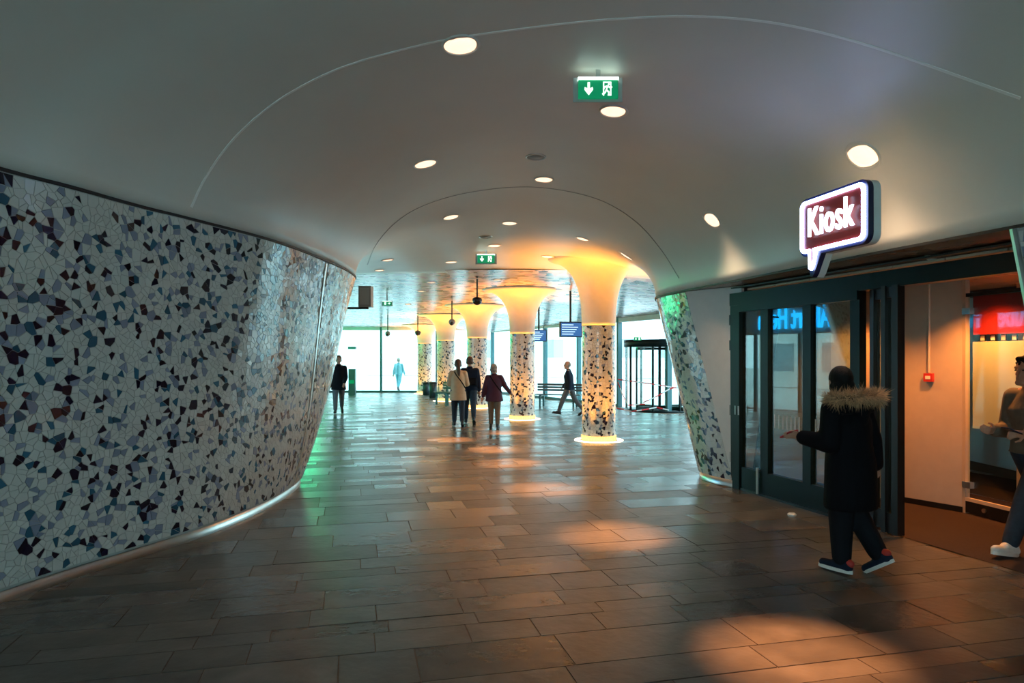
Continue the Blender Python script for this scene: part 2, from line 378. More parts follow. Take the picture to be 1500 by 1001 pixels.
def mosaic_on(pieces, fn, parent, seed, singles=0, name='mosaic_tile'):
    r = random.Random(seed); big = []
    built = []
    for poly, ci in pieces:
        v, f = piece(poly, fn, r); built.append((v, f, ci))
    chosen = set()
    if singles:
        for k, (v, f, ci) in enumerate(built):
            n = len(v)//2; q = [PX(p) if p[1] > .5 else (-9999, 0) for p in v[n:]]
            if all(4 < a < 1496 and 4 < b < 996 for a, b in q): big.append((area(q), k))
        big.sort(reverse=True); chosen = {k for _, k in big[:singles]}
    V, Fc, mi = [], [], []
    for k, (v, f, ci) in enumerate(built):
        if k in chosen: mesh(name, v, f, TM[ci], parent); continue
        o = len(V); V += v; Fc += [tuple(i+o for i in q) for q in f]; mi += [ci]*len(f)
    st = mesh(name+'s', V, Fc, TM, parent, False, mi); st['kind'] = 'stuff'
    return st
def ruled(B, T, z0, zt, bow=0):
    B3 = np.array([(x, y, 0) for x, y in B]); T3 = np.array([(x, y, zt) for x, y in T]); mid = (B3+T3)/2
    s = np.concatenate([[0], np.cumsum(np.linalg.norm(np.diff(mid, axis=0), axis=1))])
    Hh = math.hypot(zt, np.mean(np.linalg.norm(B3[:, :2]-T3[:, :2], axis=1)))
    def pos(u, v):
        i = min(max(int(np.searchsorted(s, u))-1, 0), len(s)-2); t = (u-s[i])/(s[i+1]-s[i])
        b = B3[i]*(1-t)+B3[i+1]*t; q = T3[i]*(1-t)+T3[i+1]*t; k = v/Hh
        kk = k+bow*math.sin(math.pi*k)*(1-k)              # slightly bellied towards the passage
        p = b+(q-b)*kk; p[2] = k*zt
        return Vector(p)
    def fn(u, v):
        p = pos(u, v); a = pos(u+.02, v)-pos(u-.02, v); c = pos(u, v+.02)-pos(u, v-.02); n = a.cross(c).normalized()
        return p, n
    return s, Hh, fn
def backing(name, s, Hh, fn, v0, m, inset=.002, sgn=1, nu=120):
    us = np.linspace(0, s[-1], nu); vs = np.linspace(v0, Hh, 12); v = []
    for u in us:
        for k in vs:
            p, n = fn(u, k); v.append(p-n*inset)
    f = [(i*12+k, (i+1)*12+k, (i+1)*12+k+1, i*12+k+1) for i in range(nu-1) for k in range(11)]
    return struct(mesh(name, v, f, m, None, True))
s, Hh, fnL = ruled(LB, LT, 0, ZL-.02, .24)
wl = backing('wall_left', s, Hh, fnL, .10, M['grout']); wl['label'] = 'leaning wall clad in broken tile mosaic'
sm_ = [k for k in range(len(LB)) if LB[k][1] > 2.6][0]; u0 = s[sm_]
u1 = s[min(len(s)-1, sm_+62)]
sh = shards(u1-u0, Hh-.13, .072, 3)
seam_u = s[[k for k in range(len(LB)) if LB[k][1] > 8.95][0]]-u0
sh = [(p, c) for p, c in sh if not any(abs(x-seam_u) < .03 for x, y in p)]
mosaic_on(sh, lambda u, v: fnL(u+u0, v+.125), wl, 5, singles=300)
mb = MB()                                               # expansion joint strip
for k in range(14):
    p, n = fnL(u0+seam_u, .12+(Hh-.14)*k/14); q, n2 = fnL(u0+seam_u, .12+(Hh-.14)*(k+1)/14)
    mb.bar(p+n*.004, q+n2*.004, .05, .012, up=n)
mb.build('joint_strip', M['steel'], wl)
def skirting(name, B, z, off, m):
    v = []; f = []
    for i, p in enumerate(B):
        t = B[min(i+1, len(B)-1)]-B[max(i-1, 0)]; t = t/np.linalg.norm(t); nn = np.array([t[1], -t[0]])
        for o, zz in ((off, 0), (off, z), (off-.03, z), (off-.03, 0)): v.append((p[0]+nn[0]*o, p[1]+nn[1]*o, zz))
    for i in range(len(B)-1): f += [tuple(4*i+k for k in q) for q in ((0,4,5,1),(1,5,6,2),(2,6,7,3))]
    return struct(mesh(name, v, f, m, None, True))
skirting('baseboard_left', LB, .12, .012, M['steel'])
# right-hand nose of the wall beyond the kiosk
NB = catmull([(3.07,9.42),(2.88,9.8),(2.84,10.3),(3.25,11.3),(4.3,12.6),(6.4,14.2)], 6)[::-1]
NTp = catmull([(2.58,10.15),(2.45,10.7),(2.42,11.45),(2.9,12.7),(4.2,14.0),(6.2,15)], 6)[::-1]
s2, Hh2, fnR = ruled(NB, NTp, 0, ZR-.02)
wr = backing('wall_right', s2, Hh2, fnR, .08, M['grout'], nu=50); wr['label'] = 'rounded mosaic wall end beyond the kiosk'
uu = max(0, s2[-1]-4.2)
mosaic_on(shards(s2[-1]-uu, Hh2-.12, .075, 9), lambda u, v: fnR(u+uu, v+.11), wr, 6, singles=60)
skirting('baseboard_right', NB, .10, .012, M['steel'])
# white return panel between the mosaic end and the kiosk door
mesh_ = MB(); a, b, c_, d_ = (3.07,9.42,0), (3.14,9.33,0), (3.14,9.33,2.78), (2.58,10.15,2.78); nrm = Vector((.83,.55,0))*.05
mesh_.add([a,b,c_,d_]+[Vector(q)+nrm for q in (a,b,c_,d_)], [(0,1,2,3),(7,6,5,4),(0,4,5,1),(1,5,6,2),(2,6,7,3),(3,7,4,0)])
struct(mesh_.build('wall_return', M['white']))
# mosaic wall in front of the kiosk opening (right edge of the picture and behind the camera)
FB = catmull([(4.45,5.3),(4.7,4.3),(5.0,3),(5.35,0),(5.6,-5)], 6); FT = catmull([(3.83,5.2),(4.02,4.4),(4.3,3.2),(4.85,0),(5.1,-5)], 6)
FB, FT = FB[::-1], FT[::-1]
s3, Hh3, fnF = ruled(FB[::-1], FT[::-1], 0, ZR-.02)
fnF2 = (lambda u, v: (fnF(u, v)[0], fnF(u, v)[1] if fnF(u, v)[1].x < 0 else -fnF(u, v)[1]))
wf = backing('wall_front', s3, Hh3, fnF2, .0, M['grout'], nu=40)
mosaic_on([([q for q in (p if fnF(1, 1)[1].x < 0 else p[::-1])], c) for p, c in shards(1.6, Hh3-.05, .075, 19)], lambda u, v: fnF2(u+.03, v+.03), wf, 8)
MB().bar((4.45,5.3,0), (3.83,5.2,ZR), .03, .07).build('end_trim', M['steel'], wf)
mb = MB(); mb.add([(4.45,5.32,0),(5.6,5.32,0),(5.6,5.22,ZR),(3.83,5.22,ZR)], [(0,1,2,3)]); mb.build('return_panel', M['white'], wf)

# ------------------------------------------------------------ floor
fl = struct(MB().add([(x,y,z) for z in (-.2,-.006) for x,y in [(-10.1,-7),(8.2,-7),(8.2,16.6),(7.7,17.5),(-.9,35.1),(-10.1,35.3)]], [(5,4,3,2,1,0),(6,7,8,9,10,11)]+[(i,(i+1)%6,6+(i+1)%6,6+i) for i in range(6)]).build('floor', M['joint'])); fl['label'] = 'dark slate slab floor of the passage'
AX = Vector((-.2315, .9728, 0)); BX = Vector((.9728, .2315, 0))
def slab(a0, a1, b0, b1, g=.004, dz=0):
    c = [AX*a+BX*b for a, b in ((a0+g, b0+g), (a0+g, b1-g), (a1-g, b1-g), (a1-g, b0+g))]
    return [q+Vector((0, 0, dz)) for q in c]+[q+Vector((0, 0, -.02)) for q in c]
SFc = [(0,1,2,3),(0,4,5,1),(1,5,6,2),(2,6,7,3),(3,7,4,0)]
rr = random.Random(21); cand = []; a = -6.0
while a < 37:
    d = rr.choice((.2, .3, .3, .4, .45)); b = -14+rr.uniform(0, .9)
    while b < 12:
        wd = rr.choice((.45, .6, .6, .75, .9, 1.2)); v = slab(a, a+d, b, b+wd, dz=rr.uniform(-.0015, .0015))
        cx = sum((q for q in v[:4]), Vector())/4
        if -6.5 < cx.y < 34.7 and -9.7 < cx.x < 7.6-max(0, cx.y-17.5)*.4915-.35 and not (cx.x > 3.2+(9.3-cx.y)*.389 and cx.y < 10 and cx.y > 5.3): 
            ar = 0
            if cx.y > 3.2:
                q = [PX(p) for p in v[:4]]
                if all(-60 < x < 1560 and y < 1100 for x, y in q) and not (cx.x < -4 and cx.y < 12): ar = area(q)
            cand.append((ar, v))
        b += wd
    a += d
cand.sort(key=lambda t: -t[0]); V = []; Fc = []
for k, (ar, v) in enumerate(cand):
    if k < 300 and ar > 0: mesh('paving_slab', v, SFc, M['slab'], fl)
    else: o = len(V); V += v; Fc += [tuple(i+o for i in q) for q in SFc]
st = mesh('paving_slabs', V, Fc, M['slab2'], fl); st['kind'] = 'stuff'

# ------------------------------------------------------------ closure: light-blocking cap, ends, hall walls
PLAN = [(-10.1,-7),(8.2,-7),(8.2,16.6),(7.7,17.5),(-.9,35.1),(-10.1,35.3)]
def planslab(name, z0, z1, m): n = len(PLAN); return struct(MB().add([(x,y,z0) for x,y in PLAN]+[(x,y,z1) for x,y in PLAN], [tuple(range(n))[::-1], tuple(range(n,2*n))]+[(i,(i+1)%n,n+(i+1)%n,n+i) for i in range(n)]).build(name, m))
planslab('ceiling_light_cap', 5.3, 5.5, M['white'])  # unseen cap added above the vault to stop sky light leaking in
# hall ceiling
colA, colE = G(877, 645), G(622, 577)
def hall_z(x, y):
    t = (y-colA.y)/(colE.y-colA.y); xl = colA.x+(colE.x-colA.x)*t
    return 3.80-.026*(y-18)-.085*max(0, x-xl-.6)
xs = np.linspace(0, 1, 33); ys = np.linspace(16.0, 35.6, 30)
ys = np.linspace(16.0, 35.0, 30); v = [(x, y, hall_z(x, y)) for y in ys for q in xs for x in (-9.6+q*(7.7+9.6-max(0, y-17.4)*.4915),)]; f = [(i*33+k, i*33+k+1, (i+1)*33+k+1, (i+1)*33+k) for i in range(29) for k in range(32)]
hc = struct(mesh('ceiling_hall', v, f, M['hallceil'])); hc['label'] = 'glossy tiled ceiling of the hall'
struct(MB().box((-10, 11.5, 0), (-9.6, 13.3, 5.3)).box((-10, 19.9, 0), (-9.6, 36, 5.3)).box((-10, 13.3, 2.6), (-9.6, 19.9, 5.3)).build('wall_hall_left', M['white']))
struct(MB().box((-60, 0, -.3), (-10.1, 35.4, -.03)).build('ground_street', M['plaza']))
struct(MB().box((6.3, 14.9, 0), (9.6, 15.1, 5.3)).build('wall_hall_right', M['white']))
struct(MB().box((-10, 12.9, 0), (-7.3, 13.1, 5.3)).build('wall_hall_back', M['white']))
# end of the passage behind the camera: unseen glazing added for daylight, panes set by brightness
win = struct(empty('window_fill', (0, -5.6, 0)))
for i in range(7):
    x = -4.8+i*1.6; MB().box((x-.05, -.06, 0), (x+.05, .06, 4.4)).build('mullion', M['mull'], win)
for i in range(6):
    x = -4.8+i*1.6; MB().box((x+.05, -.01, .0), (x+1.55, .01, 3.6)).build('pane' if i in (0, 1, 2) else 'panel', M['glass'] if i in (0, 1, 2) else M['kwall'], win)
MB().box((-6, -.08, 3.6), (6, .08, 5.4)).build('bulkhead', M['white'], win)
struct(MB().box((-6.4, -6, 0), (-6.2, 11.3, 5.3)).build('wall_outer_left', M['white']))
struct(MB().box((8.0, -6, 0), (8.2, 15.1, 5.3)).build('wall_outer_right', M['white']))

# glazed hall front
def glazing(name, p0, p1, n, zt, label, skip=()):
    p0, p1 = Vector((*p0, 0)), Vector((*p1, 0)); d = (p1-p0).normalized(); w_ = struct(empty(name, p0)); w_['label'] = label
    Ln = (p1-p0).length
    for i in range(n+1): MB().post(d*(Ln*i/n), d, .10, .18, 0, zt+.3).build('mullion', M['mull'], w_)
    for i in range(n):
        if i in skip: continue
        a, b = d*(Ln*i/n+.05), d*(Ln*(i+1)/n-.05)
        MB().bar(a+Vector((0, 0, zt/2)), b+Vector((0, 0, zt/2)), .012, zt, (0, 0, 1)).build('pane', M['glass'], w_)
        MB().bar(a+Vector((0, 0, .05)), b+Vector((0, 0, .05)), .08, .10).build('sill_rail', M['mull'], w_)
    MB().bar(d*0+Vector((0, 0, zt+1.2)), d*Ln+Vector((0, 0, zt+1.2)), .16, 2.4).build('header', M['white'], w_)
    return w_
glazing('window_2', (7.6, 17.4), (-1.0, 34.9), 7, 3.08, 'tall glazed front beside the columns', skip=(1, 2))
glazing('window_3', (-9.6, 35.2), (-1.0, 35.0), 3, 3.2, 'glazed end wall of the hall')

# outside: plaza and pale buildings
struct(MB().box((-90, 35.4, -.3), (90, 130, -.03)).build('ground_plaza', M['plaza']))
struct(MB().box((14, -20, -.3), (90, 35.4, -.03)).build('ground_side', M['plaza']))
struct(MB().add([(7.7,17.5,-.03),(8.2,16,-.03),(14,12,-.03),(14,35.4,-.03),(-.9,35.4,-.03)], [(0,1,2,3,4)]).build('ground_strip', M['plaza']))
def building(name, label, p0, p1, ht, rows, cols, wz, depth=8):
    p0, p1 = Vector((*p0, 0)), Vector((*p1, 0)); d = (p1-p0).normalized(); nn = Vector((d.y, -d.x, 0))
    if nn.y > 0: nn = -nn
    t = thing(name, label, 'building', p0); Ln = (p1-p0).length
    c = [Vector(), d*Ln, d*Ln-nn*depth, -nn*depth]; Z = Vector((0, 0, ht))
    MB().add(c+[q+Z for q in c], [(3,2,1,0),(4,5,6,7),(0,1,5,4),(1,2,6,5),(2,3,7,6),(3,0,4,7)]).build('wall', M['bld'], t)
    for r_ in range(rows):
        for k in range(cols):
            q = d*(Ln*(k+.5)/cols)+nn*.02+Vector((0, 0, wz+r_*3.2)); wdt = min(1.6, Ln/cols*.45)
            fr = MB().bar(q-d*wdt/2, q+d*wdt/2, .10, 1.7, (0, 0, 1)).build('window', M['bwin'], t)
            for z in (-.87, .87): MB().bar(q-d*wdt/2+Vector((0, 0, z)), q+d*wdt/2+Vector((0, 0, z)), .2, .07).build('ledge', M['bld'], fr)
building('white_building', 'white rendered building with grey windows seen through the glazing right of the columns', (-4, 64), (34, 52), 14, 3, 12, 2.6)
building('street_building', 'pale street building outside the supermarket doors, seen only in reflection', (-26, 10), (-25.9, 30), 9, 2, 6, 1.8)
building('long_building', 'pale blank building closing the square beyond the end glazing', (-40, 72), (-5, 68), 13, 1, 8, 9.5)

# ------------------------------------------------------------ columns
def col_mosaic_mesh():
    Rr = .36; U = math.tau*Rr; V_ = 2.36
    fn = lambda u, v: (Vector((Rr*math.cos(u/Rr), Rr*math.sin(u/Rr), v)), Vector((math.cos(u/Rr), math.sin(u/Rr), 0)))
    pcs = shards(U, V_, .066, 31, .006, True, (.17, .20, .235)); r = random.Random(4); V, Fc, mi = [], [], []
    for poly, ci in pcs:
        v, f = piece(poly, fn, r, .004, .01); o = len(V); V += v; Fc += [tuple(i+o for i in q) for q in f]; mi += [ci]*len(f)
    return V, Fc, mi
cm = col_mosaic_mesh(); cmesh = None
cols = [(877,645,'nearest column, its trumpet head growing out of the vaulted shell'),(765,614,'second column, behind the woman in the plum coat'),
        (699,597.5,'third column, just behind the walking couple'),(653,587.5,'fourth column, with a bench at its foot'),(622,577,'farthest and thinnest-looking column by the end glazing')]
UP = []
for i, (px, py, lab) in enumerate(cols):
    g = G(px, py); t = thing('mosaic_column', 'orange-lit mosaic column: '+lab, 'column', g, 0, 'mosaic columns with trumpet heads')
    zt = hall_z(g.x, g.y)+.02 if i else 3.93
    MB().lathe([(.355, .10), (.355, 2.5)], n=40).build('shaft', M['grout'], t, True)
    if cmesh is None:
        o = mesh('mosaic_facing', cm[0], cm[1], TM, t, False, cm[2]); cmesh = o.data
    else: o = link(bpy.data.objects.new('mosaic_facing', cmesh), t)
    o.location = (0, 0, .12); o['kind'] = 'stuff'
    prof = [(.37, 2.49)]; rt = 1.28 if i else 1.25
    for k in range(1, 25):
        q = k/24; z = 2.5+(zt-2.5)*q; prof.append((.37+(rt-.37)*(1-(1-q**2.6)**.42), z))
    MB().lathe(prof, n=56).build('trumpet_head', M['cream'], t, True)
    MB().lathe([(.375, .0), (.375, .115)], n=40).build('glow_band', M['orange'], t, True)
    mb = MB()
    for k in range(36):
        an = k*math.tau/36; mb.tube((.38*math.cos(an), .38*math.sin(an), .0), (.38*math.cos(an), .38*math.sin(an), .115), .008, n=5)
    mb.build('base_grille', M['cream'], t)
    MB().lathe([(.43, .0), (.43, .012), (.53, .012), (.53, .0)], n=40, caps=False).build('floor_light_ring', M['ringw'], t, True)
    for k in range(8):
        an = k*math.tau/8+.3
        l = light('uplight', 'SPOT', (.50*math.cos(an), .50*math.sin(an), .03), 330 if i < 2 else 300, (1, .36, .04), t, spot_size=math.radians(54), spot_blend=.9, shadow_soft_size=.05)
        l.rotation_euler = Vector((.15*math.cos(an), .15*math.sin(an), 1)).to_track_quat('-Z', 'Y').to_euler()

# ------------------------------------------------------------ downlights
GRP = 'round recessed downlights in the vault'
def downlight(px, py, label, r_=.14, lit=True, spot=None, far=False, z=None):
    if far:
        Y = 17.
        for _ in range(40): Y = .5*Y+.5*max(16.6, (hall_z((px-750)/F*Y, Y)-H)/((HY-py)/F))
        l = P(px, py, Y); n = Vector((0, 0, -1))
    else: l, n = hit(px, py)
    if l is None: return
    t = thing('downlight', label, 'downlight', l, 0, GRP); t.rotation_mode = 'QUATERNION'
    t.rotation_quaternion = n.to_track_quat('Z', 'Y')
    MB().lathe([(r_*.93, .0), (r_*.95, .012), (r_*1.06, .010), (r_*1.08, .0)], n=32, caps=False).build('trim_ring', M['shell'] if lit else M['steel'], t, True)
    MB().lathe([(r_*.95, .001), (r_*.62, .006)], n=32, caps=False).build('reflector', M['warm'] if lit else M['unlit'], t, True)
    MB().lathe([(r_*.62, .0), (r_*.62, .008), (.001, .010)], n=32).build('lens', M['warm'] if lit else M['unlit'], t, True)
    if spot:
        sl = light('downlight_beam', 'SPOT', l+n*.03, spot, (1, .40, .14), None, spot_size=math.radians(19), spot_blend=1, shadow_soft_size=.06)
        sl.rotation_euler = (0, 0, 0)
    elif lit and not far:
        sl = light('downlight_glow', 'SPOT', l+n*.05, 75, (1, .66, .40), None, spot_size=math.radians(100), spot_blend=1, shadow_soft_size=.1)
        sl.rotation_euler = (0, 0, 0)
DL = [(675,66,'lit downlight beside the large seam, nearest the top of the picture',.15,None),(899,163,'lit downlight just below the large green exit sign',.14,2600),
      (623,240,'lit downlight on the left flank of the vault',.14,None),(1264,228,'large lit downlight right above the speech-bubble sign',.155,None),
      (1042,321,'lit downlight on the right flank between the sign and the neck of the vault',.14,None),(797,263,'lit downlight at the crown just before the neck seam',.13,2600),
      (661,318,'slanting lit downlight left of the crown beyond the neck seam',.13,None),(746,327,'lit downlight at the crown just beyond the neck seam',.13,2600),
      (724,360,'lit downlight right above the middle exit sign',.13,2600),(853,350,'lit downlight above the trumpet head of the nearest column',.12,None),
      (917,375,'slanting lit downlight right of the nearest column head',.14,None),(568,381,'upper of three lit downlights at the left foot of the vault',.12,None),
      (556,396,'middle of three lit downlights at the left foot of the vault',.11,None),(551,407,'lowest of three lit downlights at the left foot of the vault',.11,None),
      (661,384,'lit downlight left of the middle exit sign',.13,2600),(802,376,'lit downlight left of the nearest column head',.13,None),(744,397,'lit downlight at the lip of the vault',.13,2600)]
for px, py, lab, r_, sp in DL: downlight(px, py, lab, r_, True, sp)
for px, py, lab in ((785,230,'dark unlit ring in the vault above the crown downlight'),(711,347,'dark unlit ring in the vault above the middle exit sign')): downlight(px, py, lab, .12, False)
for px, py, lab in ((632,414,'small lit downlight in the tiled hall ceiling, leftmost of the front three'),(729,410,'small lit downlight in the tiled hall ceiling behind the vault lip'),(787,419,'small lit downlight in the hall ceiling above the second column'),
                    (617,427,'small lit downlight in the hall ceiling left of the ceiling camera'),(598,446,'tiny lit downlight far back in the hall ceiling')): downlight(px, py, lab, .12, True, None, True)
# the row carries on over the foreground, out of the picture
for (x, y) in ((1.74, 4.12),):
    l, n, _, _ = bvh.ray_cast(Vector((x, y, 1.8)), Vector((0, 0, 1)))
    t = thing('downlight', 'downlight over the foreground just above the top of the picture', 'downlight', l, 0, GRP); t.rotation_euler = (math.pi, 0, 0)
    MB().lathe([(.13, .0), (.135, .012), (.15, .010), (.153, .0)], n=32, caps=False).build('trim_ring', M['shell'], t, True)
    MB().lathe([(.13, .0), (.13, .008), (.001, .010)], n=32).build('lens', M['warm'], t, True)
    light('downlight_beam', 'SPOT', l+Vector((0, 0, -.05)), 2600, (1, .40, .14), None, spot_size=math.radians(19), spot_blend=1, shadow_soft_size=.06)

# ------------------------------------------------------------ exit signs
def exit_sign(label, loc, wdt, rz=0, arrow='down', hang=0):
    t = thing('exit_sign', label, 'exit sign', loc, rz, 'green emergency exit signs'); k = wdt/2; h = wdt*.46
    MB().box((-k, -.015, -h), (k, .015, 0)).build('panel', M['green'], t)
    MB().box((-k*1.02, -.03, 0), (k*1.02, .03, wdt*.06)).build('light_tube', M['tube'], t)
    if hang: MB().box((-k*1.25, .017, -h*1.15), (k*1.25, .024, wdt*.09)).build('backplate', M['clear'], t)
    if hang > 0: MB().box((-.02, -.01, wdt*.06), (.02, .01, wdt*.06+hang)).build('stem', M['steel'], t)
    u = wdt
    if arrow == 'down':
        pts = [(-.27,-.06),(-.21,-.06),(-.21,-.22),(-.14,-.18),(-.13,-.25),(-.24,-.39),(-.35,-.25),(-.34,-.18),(-.27,-.22)]
    else: pts = [(.10,-.20),(.26,-.20),(.21,-.13),(.28,-.12),(.40,-.23),(.28,-.34),(.21,-.33),(.26,-.26),(.10,-.26)]
    poly_prism([(x*u, z*u) for x, z in pts], -.019, -.016).build('arrow', M['pict'], t)
    dx = .22 if arrow == 'down' else -.22
    poly_prism([((dx+x)*u, z*u) for x, z in ((-.10,-.05),(.11,-.05),(.11,-.40),(.02,-.40),(.02,-.37),(.08,-.37),(.08,-.08),(-.07,-.08),(-.07,-.40),(-.10,-.40))], -.019, -.016).build('door_symbol', M['pict'], t)
    run = MB()
    for a, b in (((.02,-.16),(-.02,-.26)),((-.02,-.26),(.05,-.31)),((.05,-.31),(.04,-.39)),((-.02,-.26),(-.05,-.33)),((-.05,-.33),(-.12,-.36)),((.02,-.16),(.08,-.20)),((.08,-.20),(.13,-.18)),((.02,-.16),(-.06,-.18)),((-.06,-.18),(-.09,-.24))):
        run.bar(((dx+a[0])*u, -.018, a[1]*u), ((dx+b[0])*u, -.018, b[1]*u), .006, u*.035, (0, 0, 1) if abs(a[0]-b[0]) > abs(a[1]-b[1]) else (1, 0, 0))
    run.build('running_figure', M['pict'], t)
    MB().ell(((dx+.045)*u, -.018, -.115*u), (.026*u, .003, .026*u)).build('head_dot', M['pict'], t)
    return t
l, n = hit(876, 112); exit_sign('large green exit sign with down arrow, hung from the near vault', P(876, 118, l.y-.12), .058*(l.y-.12), 0, 'down', .10)
l, n = hit(712, 369); exit_sign('middle-sized green exit sign with down arrow at the far end of the vault', P(712, 374, l.y-.15), .025*(l.y-.15), 0, 'down', .12)
exit_sign('small green exit sign with sideways arrow at the left of the hall', P(567, 442, 21), .26, 0, 'right', 1.05*.3)
exit_sign('tiny green exit sign on top of the revolving door', P(934, 494, 22.0), .24, 0, 'down', -.0)

# ------------------------------------------------------------ kiosk
D0 = Vector((3.13, 9.37, 0)); KD = Vector((.295, -.955, 0)).normalized(); KN = Vector((-KD.y*-1, 0, 0)); KN = Vector((KD.y, -KD.x, 0)); KN = KN if KN.x < 0 else -KN
def along(px):                                         # distance along the shop front at a pixel column
    k = (px-750)/F; return (k*D0.y-D0.x)/(KD.x-k*KD.y)
Z1 = 2.66
front = thing('kiosk_shopfront', 'dark framed glass shopfront of the kiosk with its sliding doors', 'shopfront', D0)
def fpost(px0, px1, z0, z1, name='frame_post', off=0, t=.09, m='frame'):
    a, b = along(px0), along(px1); c = (a+b)/2
    return MB().post(KD*c+KN*off, KD, abs(b-a), t, z0, z1).build(name, M[m], front)
fpost(1075, 1088, 0, Z1, t=.12); fpost(1118, 1129, .3, 2.5); fpost(1180, 1192, .3, 2.5); fpost(1250, 1264, .0, 2.56)
aL, aR = along(1075), along(1264)
MB().bar(KD*aL+Vector((0, 0, 2.6)), KD*(along(1510))+Vector((0, 0, 2.6)), .14, .17).build('head_rail', M['frame'], front)
MB().bar(KD*along(1088)+Vector((0, 0, 2.47))+KN*.03, KD*aR+Vector((0, 0, 2.47))+KN*.03, .10, .10).build('door_track', M['frame'], front)
MB().bar(KD*along(1090)+Vector((0, 0, .17)), KD*aR+Vector((0, 0, .17)), .08, .28).build('bottom_rail', M['frame'], front)
MB().bar(KD*along(1090)+Vector((0, 0, .015)), KD*aR+Vector((0, 0, .015)), .12, .03).build('floor_track', M['black'], front)
q0 = KD*along(1097)+Vector((0, 0, .3)); q1 = KD*along(1128)+Vector((0, 0, 2.45))
MB().bar(q0-KN*.12, q1-KN*.12, .06, .075).build('raking_post', M['frame'], front)
for a, b in ((1088, 1118), (1129, 1180), (1192, 1250)):
    p, q = KD*along(a), KD*along(b); MB().bar(p+Vector((0, 0, 1.38)), q+Vector((0, 0, 1.38)), .012, 2.16).build('pane', M['kglass'], front)
for z in (.35, 1.0, 1.9, 2.25):                        # hinges
    MB().post(KD*(aL-.02)+KN*.04, KD, .05, .05, z, z+.14).build('hinge', M['black'], front)
MB().tube(KD*along(1116)+KN*.07+Vector((0, 0, .02)), KD*along(1116)+KN*.07+Vector((0, 0, .36)), .018).build('floor_bolt', M['steel'], front)
for px in (1084, 1089):
    MB().tube(KD*along(px)+KN*.08+Vector((0, 0, 1.02)), KD*along(px)+KN*.08+Vector((0, 0, 1.14)), .010).build('door_pull', M['steel'], front)
mk = MB()                                              # safety marking of short upright strokes
for px in range(1134, 1250, 6):
    if 1178 < px < 1194: continue
    MB().post(KD*along(px+1.5)+KN*.009, KD, .018, .002, .90, 1.08).build('safety_mark', M['white'], front)
# leaves folded open beside the entrance
def leaf(px0, px1, off, z1):
    t = front; a, b = along(px0), along(px1); p = KD*a+KN*off; q = KD*b+KN*off
    lf = MB().post(p, KD, .05, .09, .02, z1).post(q, KD, .075, .09, .02, z1).bar(p+Vector((0, 0, .12)), q+Vector((0, 0, .12)), .05, .2).bar(p+Vector((0, 0, z1-.06)), q+Vector((0, 0, z1-.06)), .05, .12).build('door_leaf', M['black'], t)
    MB().bar(p+Vector((0, 0, z1/2)), q+Vector((0, 0, z1/2)), .010, z1-.3).build('leaf_pane', M['kglass'], lf)
leaf(1276, 1294, -.05, 2.53); leaf(1303, 1320, .04, 2.53)
# soffit and inside
sv = [(p[0], p[1], ZR-.015) for p in RT[25:66]]; nS = len(sv)
sv += [(8, p[1], ZR-.015) for p in RT[25:66]]
struct(mesh('ceiling_soffit', sv, [(i, i+1, nS+i+1, nS+i) for i in range(nS-1)], M['soffit']))
kf = struct(mesh('floor_kiosk', [D0+KD*-.6+Vector((0, 0, .004)), D0+KD*5+Vector((0, 0, .004)), D0+KD*5+Vector((4, 1.5, .004)), D0+KD*-.6+Vector((4, 1.5, .004))], [(0, 1, 2, 3)], M['carpet']))
W0, W1 = G(1412, 751), G(1337, 738); wd = (W1-W0).normalized()
def wallbar(name, a, b, th, z0, z1, m, parent=None):
    c = (Vector((0, 0, z0))+Vector((0, 0, z1)))/2
    return MB().bar(Vector((a.x, a.y, 0))+c, Vector((b.x, b.y, 0))+c, th, z1-z0).build(name, m, parent)
kw = struct(wallbar('wall_kiosk', W0+wd*.0, W0+wd*3.2, .06, 0, 2.76, M['kwall']))
wnr = Vector((-wd.y, wd.x, 0)); wnr = wnr if wnr.y < 0 else -wnr
struct(wallbar('baseboard_kiosk', W0+wnr*.035, W0+wd*3.2+wnr*.035, .02, 0, .07, M['black']))
dr = struct(wallbar('door_1', W0+wd*.72+wnr*.035, W0+wd*1.62+wnr*.035, .03, .01, 2.12, M['door']))
wallbar('door_frame', W0+wd*.68+wnr*.04, W0+wd*.72+wnr*.04, .05, 0, 2.16, M['kwall'], dr)
MB().tube(W0+wd*.80+wnr*.05+Vector((0, 0, 1.05)), W0+wd*.80+wnr*.12+Vector((0, 0, 1.05)), .012).tube(W0+wd*.79+wnr*.12+Vector((0, 0, 1.05)), W0+wd*.92+wnr*.12+Vector((0, 0, 1.05)), .010).build('door_handle', M['steel'], dr)
cp = W0+wd*.36+wnr*.05
t = thing('fire_call_point', 'red fire call point on the kiosk wall below a conduit', 'call point', cp+Vector((0, 0, 1.56)))
def oriented(mb, d): 
    d = Vector(d).normalized(); n = Vector((-d.y, d.x, 0)); mt = Matrix((d, n, Vector((0, 0, 1)))).transposed(); mb.v = [mt @ q for q in mb.v]; return mb
oriented(MB().box((-.05, -.03, -.05), (.05, .03, .05)), wd).build('housing', M['red'], t)
o_ = oriented(MB().box((-.028, .03, -.02), (.028, .034, .02)), wd); 
o2 = oriented(MB().box((-.028, -.034, -.02), (.028, -.03, .02)), wd); o_.add(o2.v, o2.f).build('button', M['white'], t)
tag(MB().tube(cp+Vector((0, 0, 1.62)), cp+Vector((0, 0, 2.74)), .014).build('cable_conduit', M['conduit']), 'thin cream conduit running up from the red call point', 'conduit')
